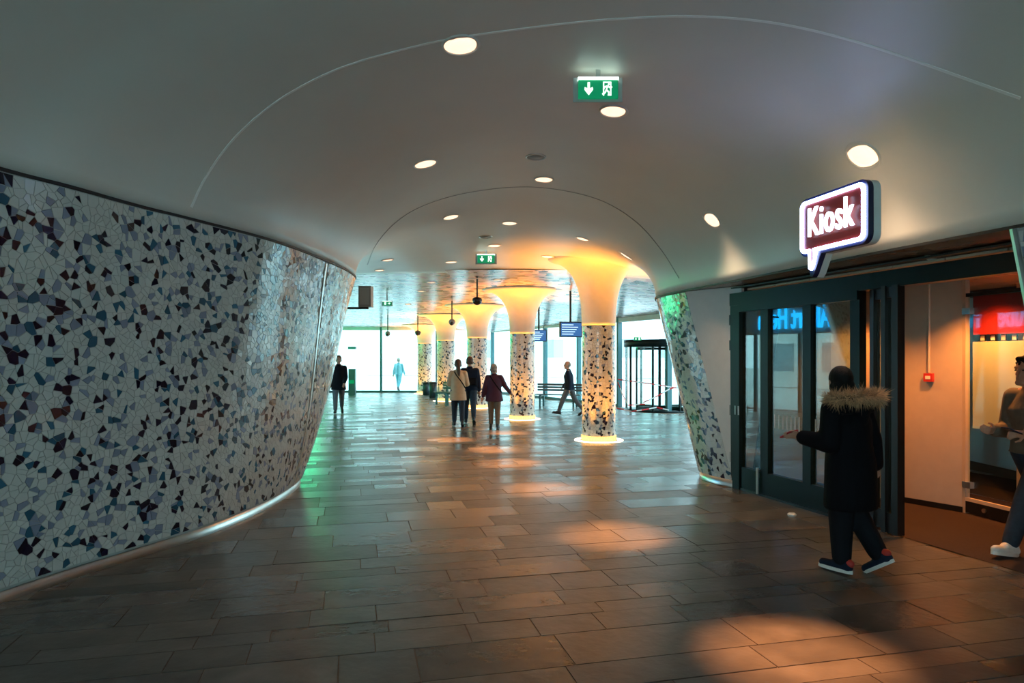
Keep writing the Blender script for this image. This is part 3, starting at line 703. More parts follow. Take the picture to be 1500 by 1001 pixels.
# kiosk ceiling, tiles on a grid
kc = struct(empty('ceiling_kiosk', D0)); 
struct(kc); base = W0
for i in range(8):
    for k in range(5):
        p = KD*(1.0+i*.6-.9)+Vector((.932, .363, 0))*(.05+k*.6)
        MB().post(p+KD*.3+Vector((.932, .363, 0))*.3, KD, .585, .585, 2.72, 2.745).build('ceiling_tile', M['kwall'], kc)
struct(MB().post(D0+KD*2+Vector((.932, .363, 0))*2, KD, 7, 4.1, 2.75, 2.77).build('ceiling_grid', M['dark']))
# glass partition with frosted film and red band
PD = (G(1500, 774)-W0); PD.z = 0; PD.normalize(); PN = Vector((-PD.y, PD.x, 0)); PN = PN if PN.x < 0 else -PN
pt = thing('glass_partition', 'kiosk glass partition with frosted film, red top band and steel clamps', 'partition', W0)
wb = lambda nm, a, b, off, th, z0, z1, m: MB().bar(PD*a+PN*off+Vector((0, 0, (z0+z1)/2)), PD*b+PN*off+Vector((0, 0, (z0+z1)/2)), th, z1-z0).build(nm, M[m], pt)
wb('edge_post', .0, .05, 0, .06, 0, 2.7, 'kwall'); wb('pane', .06, 1.25, 0, .012, .24, 2.52, 'glass'); wb('frosted_film', .10, 1.25, -.02, .004, 1.02, 1.98, 'frost')
wb('red_band', .10, 1.25, -.03, .01, 2.06, 2.50, 'red'); wb('top_rail', .05, 1.25, 0, .05, 2.50, 2.54, 'black'); wb('bottom_rail', .05, 1.25, 0, .06, .02, .15, 'black'); wb('bottom_glaze_bead', .05, 1.25, .02, .03, .15, .19, 'conduit')
wb('shelf_edge', .10, 1.25, -.03, .03, .99, 1.02, 'white')
for z in (.30, 2.30): wb('clamp', .02, .13, .02, .06, z, z+.07, 'steel')
wb('upright_bead', .84, .86, 0, .03, .2, 2.5, 'black')
MB().tube(PD*.30+PN*.02+Vector((0, 0, .085)), PD*.30+PN*.045+Vector((0, 0, .085)), .025).build('lock', M['steel'], pt)
for k in range(5):
    x = .16+k*.13; c = MB().bar(PD*x+PN*-.06+Vector((0, 0, 2.02)), PD*(x+.07)+PN*-.06+Vector((0, 0, 2.02)), .006, .075).build('price_card', M['bluesign' if False else 'black'], pt)
    MB().bar(PD*(x+.01)+PN*-.055+Vector((0, 0, 2.02)), PD*(x+.06)+PN*-.055+Vector((0, 0, 2.02)), .006, .055).build('card_print', M['white'] if k % 2 else M['frost'], c)
struct(wallbar('wall_kiosk_inner', W0+PD*-.3-PN*1.1, W0+PD*4-PN*1.1, .06, 0, 2.76, M['kwall']))
for p, e, nm in ((W0+PN*.45+PD*.45, 46, 'kiosk downlight in the tiled ceiling over the partition'), (W0+PN*.7+wd*1.0+Vector((0,0,0)), 30, 'kiosk downlight in the tiled ceiling by the inner door'), (W0-PN*.45+PD*.5, 40, 'kiosk downlight behind the frosted partition')):
    t = thing('kiosk_downlight', nm, 'downlight', (p.x, p.y, 2.715), 0, 'kiosk downlights')
    MB().lathe([(.075, -.006), (.075, .004), (.062, .004), (.062, -.006)], n=24, caps=False).build('trim_ring', M['white'], t, True)
    MB().lathe([(.062, -.004), (.001, -.005)], n=24, caps=False).build('lens', M['warm'], t, True)
    light('kiosk_beam', 'SPOT', (p.x, p.y, 2.69), e*3.6, (1, .34, .07), None, spot_size=math.radians(115), spot_blend=.7, shadow_soft_size=.06)
sd = P(1365, 375, 1); Ysd = (ZR-.02-H)/((HY-375)/F); sd = P(1365, 375, Ysd)
t = thing('smoke_detector', 'small round white smoke detector under the soffit above the entrance', 'smoke detector', sd)
MB().lathe([(.055, 0), (.055, -.02), (.035, -.04), (.001, -.042)], n=24, caps=False).build('housing', M['white'], t, True)
MB().lathe([(.062, 0), (.062, -.008), (.055, -.008)], n=24, caps=False).build('base_ring', M['white'], t, True)
tag(MB().lathe([(.045, .0), (.05, .02), (.03, .035), (.001, .036)], G(1160, 756), n=16).build('door_stop', M['white']), 'small white door stop on the floor before the glass doors', 'door stop')

# ------------------------------------------------------------ speech-bubble sign
hS = .53; Ya, Yb = 1000*hS/96., 1000*hS/83.
pr, pl = P(1272, 0, Ya), P(1172, 0, Yb); pr.z = pl.z = 0; sx = (pr-pl); Ls = sx.length; sx.normalize(); cs = (pr+pl)/2; zc = H+(HY-323)/F*cs.y
sn = Vector((sx.y, -sx.x, 0)); sn = sn if sn.x < 0 else -sn
sign = thing('kiosk_sign', 'lit speech-bubble sign reading Kiosk, dark red with a white outline', 'sign', (cs.x, cs.y, zc), math.atan2(sx.y, sx.x))
# local x along sign (towards camera = reading right), local y: face at -y
assert abs((Matrix.Rotation(math.atan2(sx.y, sx.x), 3, 'Z') @ Vector((0, -1, 0))-sn).length) < .01
def rrect(w_, h_, r_, tail=None, n=8):
    pts = []
    for cx, cz, a0 in ((w_/2-r_, h_/2-r_, 0), (-w_/2+r_, h_/2-r_, 90), (-w_/2+r_, -h_/2+r_, 180), (w_/2-r_, -h_/2+r_, 270)):
        for k in range(n+1):
            an = math.radians(a0+90*k/n); pts.append((cx+r_*math.cos(an), cz+r_*math.sin(an)))
        if tail and a0 == 180: pts += tail
    return pts
def scaled_tail(i):                                    # tail under the left end, inset i
    x0, x1, xt, zt_, zb = -Ls*.36+i*.6, -Ls*.16-i*1.6, -Ls*.335+i*.15, -hS/2+i, -hS/2-.20+i*2.2
    return [(x0, zt_), (xt, zb+.015), (xt+.03, zb), (xt+.06, zb+.03), (x1, zt_)]
outer = rrect(Ls, hS, .085, scaled_tail(0)); mid = rrect(Ls-.055, hS-.055, .062, scaled_tail(.028)); inn = rrect(Ls-.115, hS-.115, .04, scaled_tail(.058))
def prism(pts, y0, y1, m, nm): return poly_prism(pts, y0, y1).build(nm, M[m], sign)
prism([(x, z) for x, z in outer], .0, .05, 'signnavy', 'face_panel'); prism([(x*1.0, z) for x, z in outer], .052, .12, 'white', 'side_casing')
def ring(po, pi, y0, y1, m, nm):
    n = len(po); mb = MB(); mb.add([(x, y0, z) for x, z in po]+[(x, y0, z) for x, z in pi]+[(x, y1, z) for x, z in po]+[(x, y1, z) for x, z in pi],
        [q for i in range(n) for j in ((i+1) % n,) for q in ((i, j, n+j, n+i), (i, 2*n+i, 2*n+j, j), (n+i, n+j, 3*n+j, 3*n+i))]); return mb.build(nm, M[m], sign)
ring(mid, inn, -.02, 0, 'led', 'light_outline'); prism(inn, -.004, -.001, 'signred', 'red_panel')
text_mesh('Kiosk', 'lettering', M['ledl'], hS*.62, .010, sign, .003, 1.08, Matrix.Translation((.012, -.035, -hS*.185)) @ Matrix.Rotation(math.pi/2, 4, 'X') @ Matrix.Diagonal((.74, 1.12, 1, 1)))
for x in (-Ls*.25, Ls*.30):
    MB().box((x-.03, .12, -.03), (x+.03, .42 if x < 0 else .22, .03)).build('bracket', M['white'], sign)

# ------------------------------------------------------------ left hall shops (seen in reflections and glimpsed past the mosaic wall)
shop = thing('supermarket_front', 'shop front with lit blue lettering on the left side of the hall', 'shopfront', (-9.55, 16.6, 0), math.pi/2)
MB().box((-3.4, -.08, 2.62), (3.4, .0, 3.7)).build('fascia', M['white'], shop)
for x in (-3.4, -1.7, 0, 1.7, 3.4): MB().box((x-.05, -.10, 0), (x+.05, .0, 2.62)).build('frame_post', M['mull'], shop)
for k in range(4): MB().box((-3.35+k*1.7, -.06, .1), (-1.75+k*1.7, -.04, 2.6)).build('pane', M['glass'], shop)
text_mesh('Albert Heijn', 'lettering', M['bluesign'], .80, .03, shop, .012, 1.0, Matrix.Translation((.2, -.15, 2.78)) @ Matrix.Rotation(math.pi/2, 4, 'X') @ Matrix.Diagonal((.66, 1.3, 1, 1)))
gs = thing('green_shop_front', 'shop front with glowing green fascia at the far left of the hall', 'shopfront', (-9.55, 28, 0), math.pi/2)
MB().box((-5.5, -.12, 2.25), (5.5, .0, 3.2)).build('fascia', M['greensign'], gs)
MB().box((-7.2, -.12, 2.35), (-5.6, .0, 2.9)).build('side_fascia', M['yelsign'], gs)
for k in range(6): MB().box((-5.5+k*2.2-.05, -.1, 0), (-5.5+k*2.2+.05, 0, 2.25)).build('frame_post', M['mull'], gs)
for k in range(5): MB().box((-5.45+k*2.2, -.06, .1), (-3.35+k*2.2, -.04, 2.25)).build('pane', M['glass'], gs)

# ------------------------------------------------------------ hall furniture
def ceil_y(px, py):
    Y = 18.
    for _ in range(60): Y = .5*Y+.5*min(34, max(17.0, (hall_z((px-750)/F*Y, Y)-H)/((HY-py)/F)))
    return Y
for px, pt_, pb, kind, lab in ((699,409,441,'dome','ceiling camera hanging on a rod in front of the second column head'),(662,441,472,'ball','ceiling camera on a rod before the third column'),
                               (612,463,488,'dome','ceiling camera on a rod beside the farthest columns'),(568,462,489,'ball','ceiling camera on a rod in the left of the hall')):
    Y = ceil_y(px, pt_); zt = hall_z((px-750)/F*Y, Y); zb = H+(HY-pb)/F*Y; x = (px-750)/F*Y
    t = thing('hanging_camera', lab, 'camera', (x, Y, zb), 0, 'cameras hung from the hall ceiling')
    MB().tube((0, 0, .08), (0, 0, zt-zb), .022).build('rod', M['black'], t)
    if kind == 'dome':
        MB().lathe([(.03, .10), (.12, .06), (.13, 0)], n=24).build('housing', M['black'], t, True); MB().ell((0, 0, -.0), (.12, .12, .11)).build('dome', M['cone'], t, True)
    else:
        MB().ell((0, 0, 0), (.11, .11, .11)).build('housing', M['unlit'], t, True); MB().tube((.0, -.05, -.03), (0, -.16, -.07), .05).build('lens', M['cone'], t, True)
for px, py, wpx, Y, rz, lab in ((836,483,34,19.4,.25,'blue departure screen hanging left of the nearest column'),(789,492,26,23.5,-.35,'smaller blue departure screen hanging behind the second column')):
    p = P(px, py, Y); wdt = wpx/F*Y; h = wdt*.66; t = thing('departure_screen', lab, 'screen', p, rz, 'hanging departure screens')
    MB().box((-wdt/2, -.04, -h/2), (wdt/2, .06, h/2)).build('casing', M['black'], t)
    sc = MB().box((-wdt*.46, -.045, -h*.44), (wdt*.46, -.041, h*.44)).build('display', M['screen'], t)
    for k in range(5): MB().box((-wdt*.42, -.048, h*(.3-.15*k)-.012), (wdt*(.1+.07*((k*3) % 4)), -.046, h*(.3-.15*k)+.012)).build('text_row', M['screent'], sc)
    MB().tube((0, .02, h/2), (0, .02, hall_z(p.x, p.y)-p.z-.01), .03).build('rod', M['black'], t)
def bench(label, a, b, seat=.46, back=.82):
    a, b = Vector(a), Vector(b); d = (b-a); Ln = d.length; t = thing('bench', label, 'bench', a, math.atan2(d.y, d.x), 'steel waiting benches')
    for k in range(4): MB().box((0, -.24+k*.12, seat-.03), (Ln, -.14+k*.12, seat)).build('seat_slat', M['bench'], t)
    for k in range(3): MB().box((0, .26, seat+.10+k*.10), (Ln, .29, seat+.18+k*.10)).build('back_slat', M['bench'], t)
    for x in (.25, Ln-.25):
        MB().box((x-.03, -.24, 0), (x+.03, -.18, seat-.03)).box((x-.03, .2, 0), (x+.03, .26, seat-.03)).box((x-.03, -.24, seat-.08), (x+.03, .30, seat-.03)).box((x-.03, .29, seat-.08), (x+.03, .33, back)).build('leg_frame', M['mull'], t)
g1 = P(784, 0, 25.2); g1.z = 0; g2 = P(852, 0, 24.6); g2.z = 0; bench('dark steel bench standing behind the man in the dark jacket', g1, g2)
g1 = P(641, 0, 27.0); g1.z = 0; g2 = P(668, 0, 26.0); g2.z = 0; bench('teal bench half hidden behind the beige-coated woman', g1, g2)
for px, py, h, lab in ((624.5,579,.62,'left of two dark litter bins by the farthest columns'),(634.5,583,.72,'right of two dark litter bins by the farthest columns')):
    g = G(px, py); t = thing('litter_bin', lab, 'bin', g, 0, 'litter bins')
    MB().lathe([(.17, 0), (.19, h*.9)], n=20).build('body', M['bin'], t, True); MB().lathe([(.20, h*.9), (.20, h*.97), (.13, h), (.12, h*.98)], n=20).build('rim', M['black'], t, True)
g = G(516, 579); t = thing('ticket_pillar', 'grey check-in pillar with green light at the left end of the hall', 'pillar', g)
MB().box((-.16, -.12, 0), (.16, .12, 1.25)).build('body', M['bench'], t); MB().box((-.12, -.13, .55), (.12, -.121, .72)).build('indicator', M['green'], t); MB().box((-.16, -.12, 1.25), (.16, .12, 2.2)).build('glass_panel', M['glass'], t); MB().box((-.18, -.14, 2.2), (.18, .14, 2.32)).build('cap', M['mull'], t)
p = P(536, 435, 13.2); t = thing('wall_speaker', 'grey box loudspeaker sticking out behind the mosaic wall top', 'speaker', p)
MB().box((-.12, -.12, -.2), (.12, .12, .2)).build('cabinet', M['unlit'], t); MB().box((-.09, -.125, -.16), (.09, -.121, .16)).build('grille', M['clear'], t); MB().box((-.5, -.03, -.24), (.05, .03, -.20)).build('bracket', M['black'], t)

# revolving door
rc = Vector((5.05, 23.35, 0)); rd = thing('revolving_door', 'glass revolving door closed off with red and white tape', 'revolving door', rc)
Rd = 1.15
MB().lathe([(Rd+.06, 2.16), (Rd+.06, 2.40)], n=48).build('canopy', M['frame'], rd, True)
MB().lathe([(Rd+.06, 0), (Rd+.06, .04)], n=48).build('floor_ring', M['frame'], rd, True)
for k in range(8):
    an = math.radians(22+45*k); MB().tube((Rd*math.cos(an), Rd*math.sin(an), 0), (Rd*math.cos(an), Rd*math.sin(an), 2.2), .04, n=8).build('post', M['frame'], rd)
for k in (0, 3, 4, 7):
    v = []; 
    for i in range(9):
        an = math.radians(22+45*k+45*i/8); v += [(Rd*math.cos(an), Rd*math.sin(an), .05), (Rd*math.cos(an), Rd*math.sin(an), 2.16)]
    mesh('curved_pane', v, [(2*i, 2*i+2, 2*i+3, 2*i+1) for i in range(8)], M['glass'], rd, True)
for k in range(4):
    an = math.radians(35+90*k); e = Vector((math.cos(an), math.sin(an), 0)); c = e*(Rd-.05)
    wg = MB().bar(Vector((0, 0, .1)), c+Vector((0, 0, .1)), .05, .12).bar(Vector((0, 0, 2.1)), c+Vector((0, 0, 2.1)), .05, .08).bar(c+Vector((0, 0, .1)), c+Vector((0, 0, 2.1)), .05, .05).build('door_wing', M['frame'], rd)
    MB().bar(Vector((0, 0, 1.1)), c+Vector((0, 0, 1.1)), .01, 1.9).build('wing_pane', M['glass'], wg)
MB().tube((0, 0, 0), (0, 0, 2.16), .05).build('centre_shaft', M['frame'], rd)
def tape(label, pts):
    t = thing('barrier_tape', label, 'tape', pts[0], 0, 'red and white barrier tapes'); o = pts[0]
    for i in range(len(pts)-1):
        a, b = pts[i]-o, pts[i+1]-o; n = max(2, int((b-a).length/.18))
        for k in range(n):
            MB().bar(a+(b-a)*k/n, a+(b-a)*(k+1)/n, .006, .035).build('tape_stripe', M['tape' if k % 2 == 0 else 'tapew'], t)
tape('tape slung low across the floor before the revolving door', [P(903,598,21.8),P(925,603,21.7),P(940,601,21.7),P(962,597,21.8),P(980,601,21.8)])
tape('tape sagging from the window post to the revolving door floor', [P(905,560,22.2),P(912,578,22.0),P(920,594,21.8),P(945,592,21.8)])
tape('tape strung diagonally across the revolving door', [P(942,590,21.6),P(960,582,21.65),P(981,570,21.7),P(1000,566,21.7)])
tape('tape strung level along the revolving door', [P(905,556,22.1),P(950,562,21.9),P(1000,570,21.9)])

# ------------------------------------------------------------ people
def Rx(a): return Matrix.Rotation(a, 3, 'X')
def skeleton(h, legs, arms, lean=0, bend=0):
    """legs: per side (swing forward deg, knee bend deg); arms: per side (swing fwd, outward, elbow bend, elbow inward). y is forward, x right."""
    k = h/1.72; J = {}; low = 9
    for s_, nm in ((-1, 'l'), (1, 'r')):
        sw, kb = legs[nm]; hip = Vector((s_*.095, 0, 0))
        a = math.radians(sw); kn = hip+Vector((0, math.sin(a), -math.cos(a)))*.43
        b = math.radians(sw-kb); an = kn+Vector((0, math.sin(b), -math.cos(b)))*.42
        ft = math.radians(max(-50, min(20, (sw-kb)*1.0 if sw-kb < -12 else (sw-kb)*.4)))
        toe = an+Vector((s_*.02, math.cos(ft)*.17, math.sin(ft)*.17-.055)); heel = an+Vector((0, -.055, -.06+.0))
        heel = an+Vector((0, -.06*math.cos(ft)+.055*math.sin(ft), -.055*math.cos(ft)-.06*math.sin(ft)))
        J.update({nm+'hip': hip, nm+'kn': kn, nm+'an': an, nm+'toe': toe, nm+'heel': heel}); low = min(low, toe.z-.03, heel.z-.035)
    up = Vector((0, 0, -low))
    for q in J: J[q] = J[q]+up
    pel = up.copy(); J['pel'] = pel; ln = math.radians(lean); T = lambda v: pel+Rx(-ln) @ Vector(v)
    J['waist'] = T((0, 0, .16)); J['chest'] = T((0, .01, .36)); J['neck'] = T((0, .0, .54)); J['head'] = T((0, .03+math.sin(math.radians(bend))*.05, .70-.01*(bend > 10)))
    for s_, nm in ((-1, 'l'), (1, 'r')):
        sw, ou, eb, inn_ = arms[nm]; sh_ = T((s_*.178, 0, .462)); a = math.radians(sw); o = math.radians(ou)
        el = sh_+Vector((s_*math.sin(o), math.sin(a)*math.cos(o), -math.cos(a)*math.cos(o)))*.30
        b = math.radians(sw+eb); c = math.radians(ou-inn_)
        wr_ = el+Vector((s_*math.sin(c), math.sin(b)*math.cos(c), -math.cos(b)*math.cos(c)))*.26
        J.update({nm+'sh': sh_, nm+'el': el, nm+'wr': wr_})
    return {q: v*k for q, v in J.items()}, k
def hand(mb, el, wr_, s_, k, curl=35, n=8):
    d = (wr_-el).normalized(); side = d.cross(Vector((0, 1, .2))); side = side.normalized() if side.length > .1 else Vector((1, 0, 0)); pn = side.cross(d).normalized()*s_
    pe = wr_+d*.085*k
    for j in (-1, 0, 1): mb.cap(wr_+side*j*.014*k, .017*k, pe+side*j*.024*k, .013*k, n)
    for j, ln in zip((-1.5, -.5, .5, 1.5), (.062, .075, .07, .055)):
        b = pe+side*j*.019*k; c = math.radians(curl); d1 = d*math.cos(c)+pn*math.sin(c); d2 = d*math.cos(2*c)+pn*math.sin(2*c)
        m_ = b+d1*ln*.55*k; e = m_+d2*ln*.5*k; mb.cap(b, .0095*k, m_, .009*k, n); mb.cap(m_, .009*k, e, .0075*k, n)
    b = wr_+d*.03*k+side*-.028*k; m_ = b+(d*.5-side*.6+pn*.5).normalized()*.042*k; e = m_+(d*.8+pn*.5).normalized()*.03*k
    mb.cap(b, .013*k, m_, .0105*k, n); mb.cap(m_, .0105*k, e, .009*k, n); return pe, pn, side, d
def body(t, J, k, vox, face=0, curl=(35, 35)):
    mb = MB(); hd = J['head']; q = Matrix.Rotation(face, 3, 'Z')
    kh = k*1.1
    hp = lambda x, y, z: hd+q @ Vector((x, y, z))*kh
    mb.ell(hp(0, -.012, .03), (.076*kh, .096*kh, .098*kh), rot=q); mb.ell(hp(0, .028, -.045), (.056*kh, .066*kh, .075*kh), rot=q); mb.cap(hp(-.02, .07, -.085), .024*kh, hp(.02, .07, -.085), .024*kh)
    mb.cap(hp(0, .088, .02), .010*kh, hp(0, .108, -.018), .013*kh); mb.cap(hp(-.02, .083, -.05), .010*kh, hp(.02, .083, -.05), .010*kh)
    mb.cap(hp(-.035, .075, .032), .014*kh, hp(.035, .075, .032), .014*kh)
    for s_ in (-1, 1): mb.ell(hp(s_*.078, -.005, 0), (.012*kh, .022*kh, .034*kh), rot=q)
    mb.cap(J['neck']-Vector((0, 0, .02)), .058*k, hd-Vector((0, 0, .03)), .05*k)
    mb.cap(J['neck'], .06*k, J['chest'], .11*k)
    for s_, n in ((-1, 'l'), (1, 'r')):
        mb.cap(J['chest']+Vector((s_*.07*k, 0, 0)), .10*k, J['waist']+Vector((s_*.05*k, 0, 0)), .09*k); mb.cap(J['waist']+Vector((s_*.05*k, 0, 0)), .09*k, J['pel']+Vector((s_*.06*k, 0, 0)), .10*k)
        mb.cap(J['neck'], .05*k, J[n+'sh'], .055*k); mb.cap(J[n+'sh'], .055*k, J[n+'el'], .040*k); mb.cap(J[n+'el'], .040*k, J[n+'wr'], .026*k)
        mb.cap(J[n+'hip'], .085*k, J[n+'kn'], .055*k); mb.cap(J[n+'kn'], .052*k, J[n+'an'], .036*k); mb.cap(J[n+'an'], .036*k, (J[n+'toe']+J[n+'heel'])/2, .03*k); mb.cap(J[n+'heel'], .028*k, J[n+'toe'], .024*k)
        hand(mb, J[n+'el'], J[n+'wr'], s_, k, curl[0 if n == 'l' else 1])
    o = mb.fuse('body', M['skin'], t, vox, 2)
    for s_ in (-1, 1): MB().ell(hp(s_*.032, .084, .012), (.010*k, .006*k, .007*k)).build('eye', M['eye'], t, True)
    return hp
def trousers(t, J, k, m, vox, r=(.115, .082, .062), name='trousers'):
    mb = MB()
    for s_, n in ((-1, 'l'), (1, 'r')):
        mb.cap(J['pel']+Vector((s_*.05*k, 0, .08*k)), .115*k, J[n+'hip'], r[0]*k); mb.cap(J[n+'hip'], r[0]*k, J[n+'kn'], r[1]*k); mb.cap(J[n+'kn'], r[1]*k, J[n+'an']+(J[n+'kn']-J[n+'an'])*.08, r[2]*k)
    return mb.fuse(name, m, t, vox, 2)
def coat(t, J, k, m, vox, hem=.0, girth=1.0, name='coat', sleeve=1.0, flare=1.0, collar=True):
    mb = MB(); c, wv, pl, nk = J['chest'], J['waist'], J['pel'], J['neck']
    g = girth
    rings = []
    if hem < 0: rings.append((pl.x, pl.y+.0, pl.z+hem*k, .215*k*g*flare, .165*k*g*flare))
    rings += [(pl.x, pl.y, pl.z-.02*k, .195*k*g, .15*k*g), (wv.x, wv.y, wv.z, .175*k*g, .135*k*g), (c.x, c.y, c.z, .195*k*g, .14*k*g), (nk.x, nk.y-.005, nk.z-.115*k, .165*k*g, .115*k*g), (nk.x, nk.y-.003, nk.z-.055*k, .115*k*g, .095*k*g), (nk.x, nk.y, nk.z-.02*k, .082*k, .08*k), (nk.x, nk.y, nk.z+(.04*k if collar else 0), .075*k, .075*k)]
    mb.loft(rings)
    for n in 'lr':
        mb.cap(nk-Vector((0, 0, .06*k)), .065*k, J[n+'sh'], .074*k*sleeve); mb.cap(J[n+'sh'], .076*k*sleeve, J[n+'el'], .066*k*sleeve); mb.cap(J[n+'el'], .066*k*sleeve, J[n+'wr']-(J[n+'wr']-J[n+'el'])*.12, .052*k*sleeve)
    return mb.fuse(name, m, t, vox, 3)
def shoes(t, J, k, m, sole=None, vox=.008, extra=None):
    for n in 'lr':
        h_, to, an = J[n+'heel'], J[n+'toe'], J[n+'an']; d = (to-h_).normalized(); up = (an-(h_+to)/2); up = (up-d*up.dot(d)).normalized()
        mb = MB(); mb.cap(h_+up*.012*k, .042*k, to+up*.004*k, .036*k); mb.cap(h_+up*.04*k+d*.02*k, .045*k, h_+d*.11*k+up*.03*k, .042*k); mb.cap(an+up*.0, .047*k, h_+d*.05*k+up*.03*k, .046*k)
        o = mb.fuse('shoe', m, t, vox, 2)
        sm = MB(); sd_ = d.cross(up).normalized(); pts = []
        for i in range(20):
            a = i*math.tau/20; ln = (to-h_).length/2+.045*k; pts.append((h_+to)/2+d*math.cos(a)*ln+sd_*math.sin(a)*.045*k*(1 if abs(math.cos(a)) < .9 else 1)-up*.028*k)
        sm.add([p_-up*.010*k for p_ in pts]+[p_+up*.018*k for p_ in pts], [tuple(range(20))[::-1], tuple(range(20, 40))]+[(i, (i+1) % 20, 20+(i+1) % 20, 20+i) for i in range(20)])
        sm.build('sole', sole or M['shoe'], o)
        if extra: MB().cap(h_+up*.045*k-d*.018*k, .034*k, h_+up*.07*k+d*.03*k, .036*k).build('heel_patch', extra, o, True)
def hair(t, hp, k, m, style='short', vox=.009):
    k = k*1.1; mb = MB(); c = hp(0, -.022, .042); q = (hp(0, 1, 0)-hp(0, 0, 0)).normalized(); rot = Matrix.Rotation(math.atan2(-q.x, q.y), 3, 'Z')
    mb.ell(c, (.086*k, .100*k, .098*k), rot=rot)
    if style in ('short', 'bob', 'tail', 'tousled'): mb.cap(hp(-.05, -.065, -.02), .04*k, hp(.05, -.065, -.02), .04*k)
    if style == 'bob': mb.cap(hp(-.06, -.03, -.03), .038*k, hp(-.05, -.05, -.07), .03*k); mb.cap(hp(.06, -.03, -.03), .038*k, hp(.05, -.05, -.07), .03*k)
    if style == 'tail': mb.cap(hp(0, -.09, -.01), .055*k, hp(0.01, -.12, -.16), .045*k); mb.cap(hp(.01, -.12, -.16), .045*k, hp(.015, -.13, -.30), .02*k)
    if style == 'tousled':
        r = random.Random(2)
        for i in range(26):
            a = r.uniform(0, math.tau); e = r.uniform(.1, 1.2); p_ = Vector((math.cos(a)*math.cos(e)*.075, math.sin(a)*math.cos(e)*.085-.02, math.sin(e)*.09+.045)); mb.cap(hp(*p_), .018*k, hp(p_.x*1.18, p_.y*1.12+.012, p_.z*1.12), .007*k)
        mb.cap(hp(-.04, .045, .10), .022*k, hp(.04, .045, .10), .022*k)
    o = mb.fuse('hair', m, t, vox, 2)
    return o
def facing(fx, fy): return math.atan2(-fx, fy)
def person(label, loc, f, group=None): return thing('person', label, 'person', (loc.x, loc.y, 0), facing(*f), group)
def strap(t, pts, m, wdt=.03, name='strap'):
    mb = MB(); c = catmull([tuple(p) for p in pts], 5)
    for i in range(len(c)-1): mb.bar(c[i], c[i+1], wdt, .008, (0, 1, 0))
    return mb.build(name, m, t)

# black parka person walking towards the glass doors
g = G(1246, 838); PF = (-.45, .89); t = person('person in a black parka with tan fur hood, walking with a red phone case', g, PF)
J, k = skeleton(1.66, {'l': (3, 4), 'r': (5, 40)}, {'l': (-6, 16, 104, 6), 'r': (-8, 20, 10, 4)}, lean=5, bend=24)
hp = body(t, J, k, .0075, face=-.4); trousers(t, J, k, M['blackc'], .014, (.135, .105, .08))
coat(t, J, k, M['parka'], .014, -.40, 1.24, 'parka', 1.3, .95); shoes(t, J, k, M['navyc'], M['shoew'], .008, M['shoered']); hair(t, hp, k*1.04, M['hairk'], 'bob')
nk = J['neck']; hd_ = MB().cap(nk+Vector((-.15, -.10, -.03))*k, .09*k, nk+Vector((.15, -.10, -.03))*k, .09*k).cap(nk+Vector((0, -.13, -.02))*k, .11*k, nk+Vector((0, -.15, -.16))*k, .06*k).fuse('hood', M['parka'], t, .014, 3)
V = []; Fc = []; r = random.Random(12)
for i in range(4200):
    a = math.radians(r.uniform(-215, 35)); c = nk+Vector((math.cos(a)*.225, math.sin(a)*.165-.075, .02-.02*math.sin(a)))*k
    b = r.uniform(0, math.tau); rad = Vector((math.cos(a)*math.cos(b), math.sin(a)*math.cos(b), math.sin(b))); base = c+rad*.03*k; tip = c+(rad+Vector((r.gauss(0, .3), r.gauss(0, .3), r.gauss(-.1, .3))))*.078*k
    sd_ = rad.orthogonal().normalized()*.0045; o = len(V); V += [base-sd_, base+sd_, tip, base+rad.cross(sd_)]; Fc += [(o, o+1, o+2), (o+1, o+3, o+2), (o+3, o, o+2)]
fr = mesh('fur_trim', V, Fc, M['fur'], t); fr['kind'] = 'stuff'
ph = J['lwr']+(J['lwr']-J['lel']).normalized()*.11; 
rzp = facing(*PF); wp = Matrix.Rotation(rzp, 3, 'Z') @ ph+Vector((g.x, g.y, 0))
tp = thing('phone', 'phone in a red case held by the person in the parka', 'phone', wp, rzp); tp.rotation_euler = (-.5, 0, rzp)
MB().box((-.038, -.075, -.006), (.038, .075, .006)).build('case', M['redp'], tp); MB().box((-.034, -.07, .006), (.034, .07, .0075)).build('display', M['screen'], tp)

# man with phone at the right edge
g = G(1478, 812); g = Vector((4.88, 6.36, 0)); t = person('dark-haired person in a tan jacket looking at a phone, at the right edge', g, (-.96, -.22))
J, k = skeleton(1.86, {'l': (30, 6), 'r': (-24, 30)}, {'l': (4, 8, 88, 22), 'r': (8, 6, 84, 26)}, lean=3, bend=20)
hp = body(t, J, k, .0075, curl=(48, 48)); trousers(t, J, k, M['denim'], .013, (.115, .085, .066)); coat(t, J, k, M['tan'], .013, -.02, 1.06, 'jacket', 1.1); shoes(t, J, k, M['shoew'], M['shoew']); hair(t, hp, k, M['hairk'], 'tousled')
rzp = facing(-.96, -.22); mid_ = J['lwr']+(J['lwr']-J['lel']).normalized()*.12+Vector((.0, .0, .025)); wp = Matrix.Rotation(rzp, 3, 'Z') @ mid_+g
tp = thing('phone', 'black phone held in front of the person in the tan jacket', 'phone', wp, rzp); tp.rotation_euler = (.35, 0, rzp)
MB().box((-.038, -.08, -.005), (.038, .08, .005)).build('case', M['black'], tp); MB().box((-.034, -.075, .005), (.034, .075, .0065)).build('display', M['screen'], tp)
bw = Matrix.Rotation(rzp, 3, 'Z') @ (J['pel']+Vector((-.31, .05, -.02)))+g
tb = thing('shoulder_bag', 'black bag hanging at the hip of the person in the tan jacket', 'bag', bw, rzp)
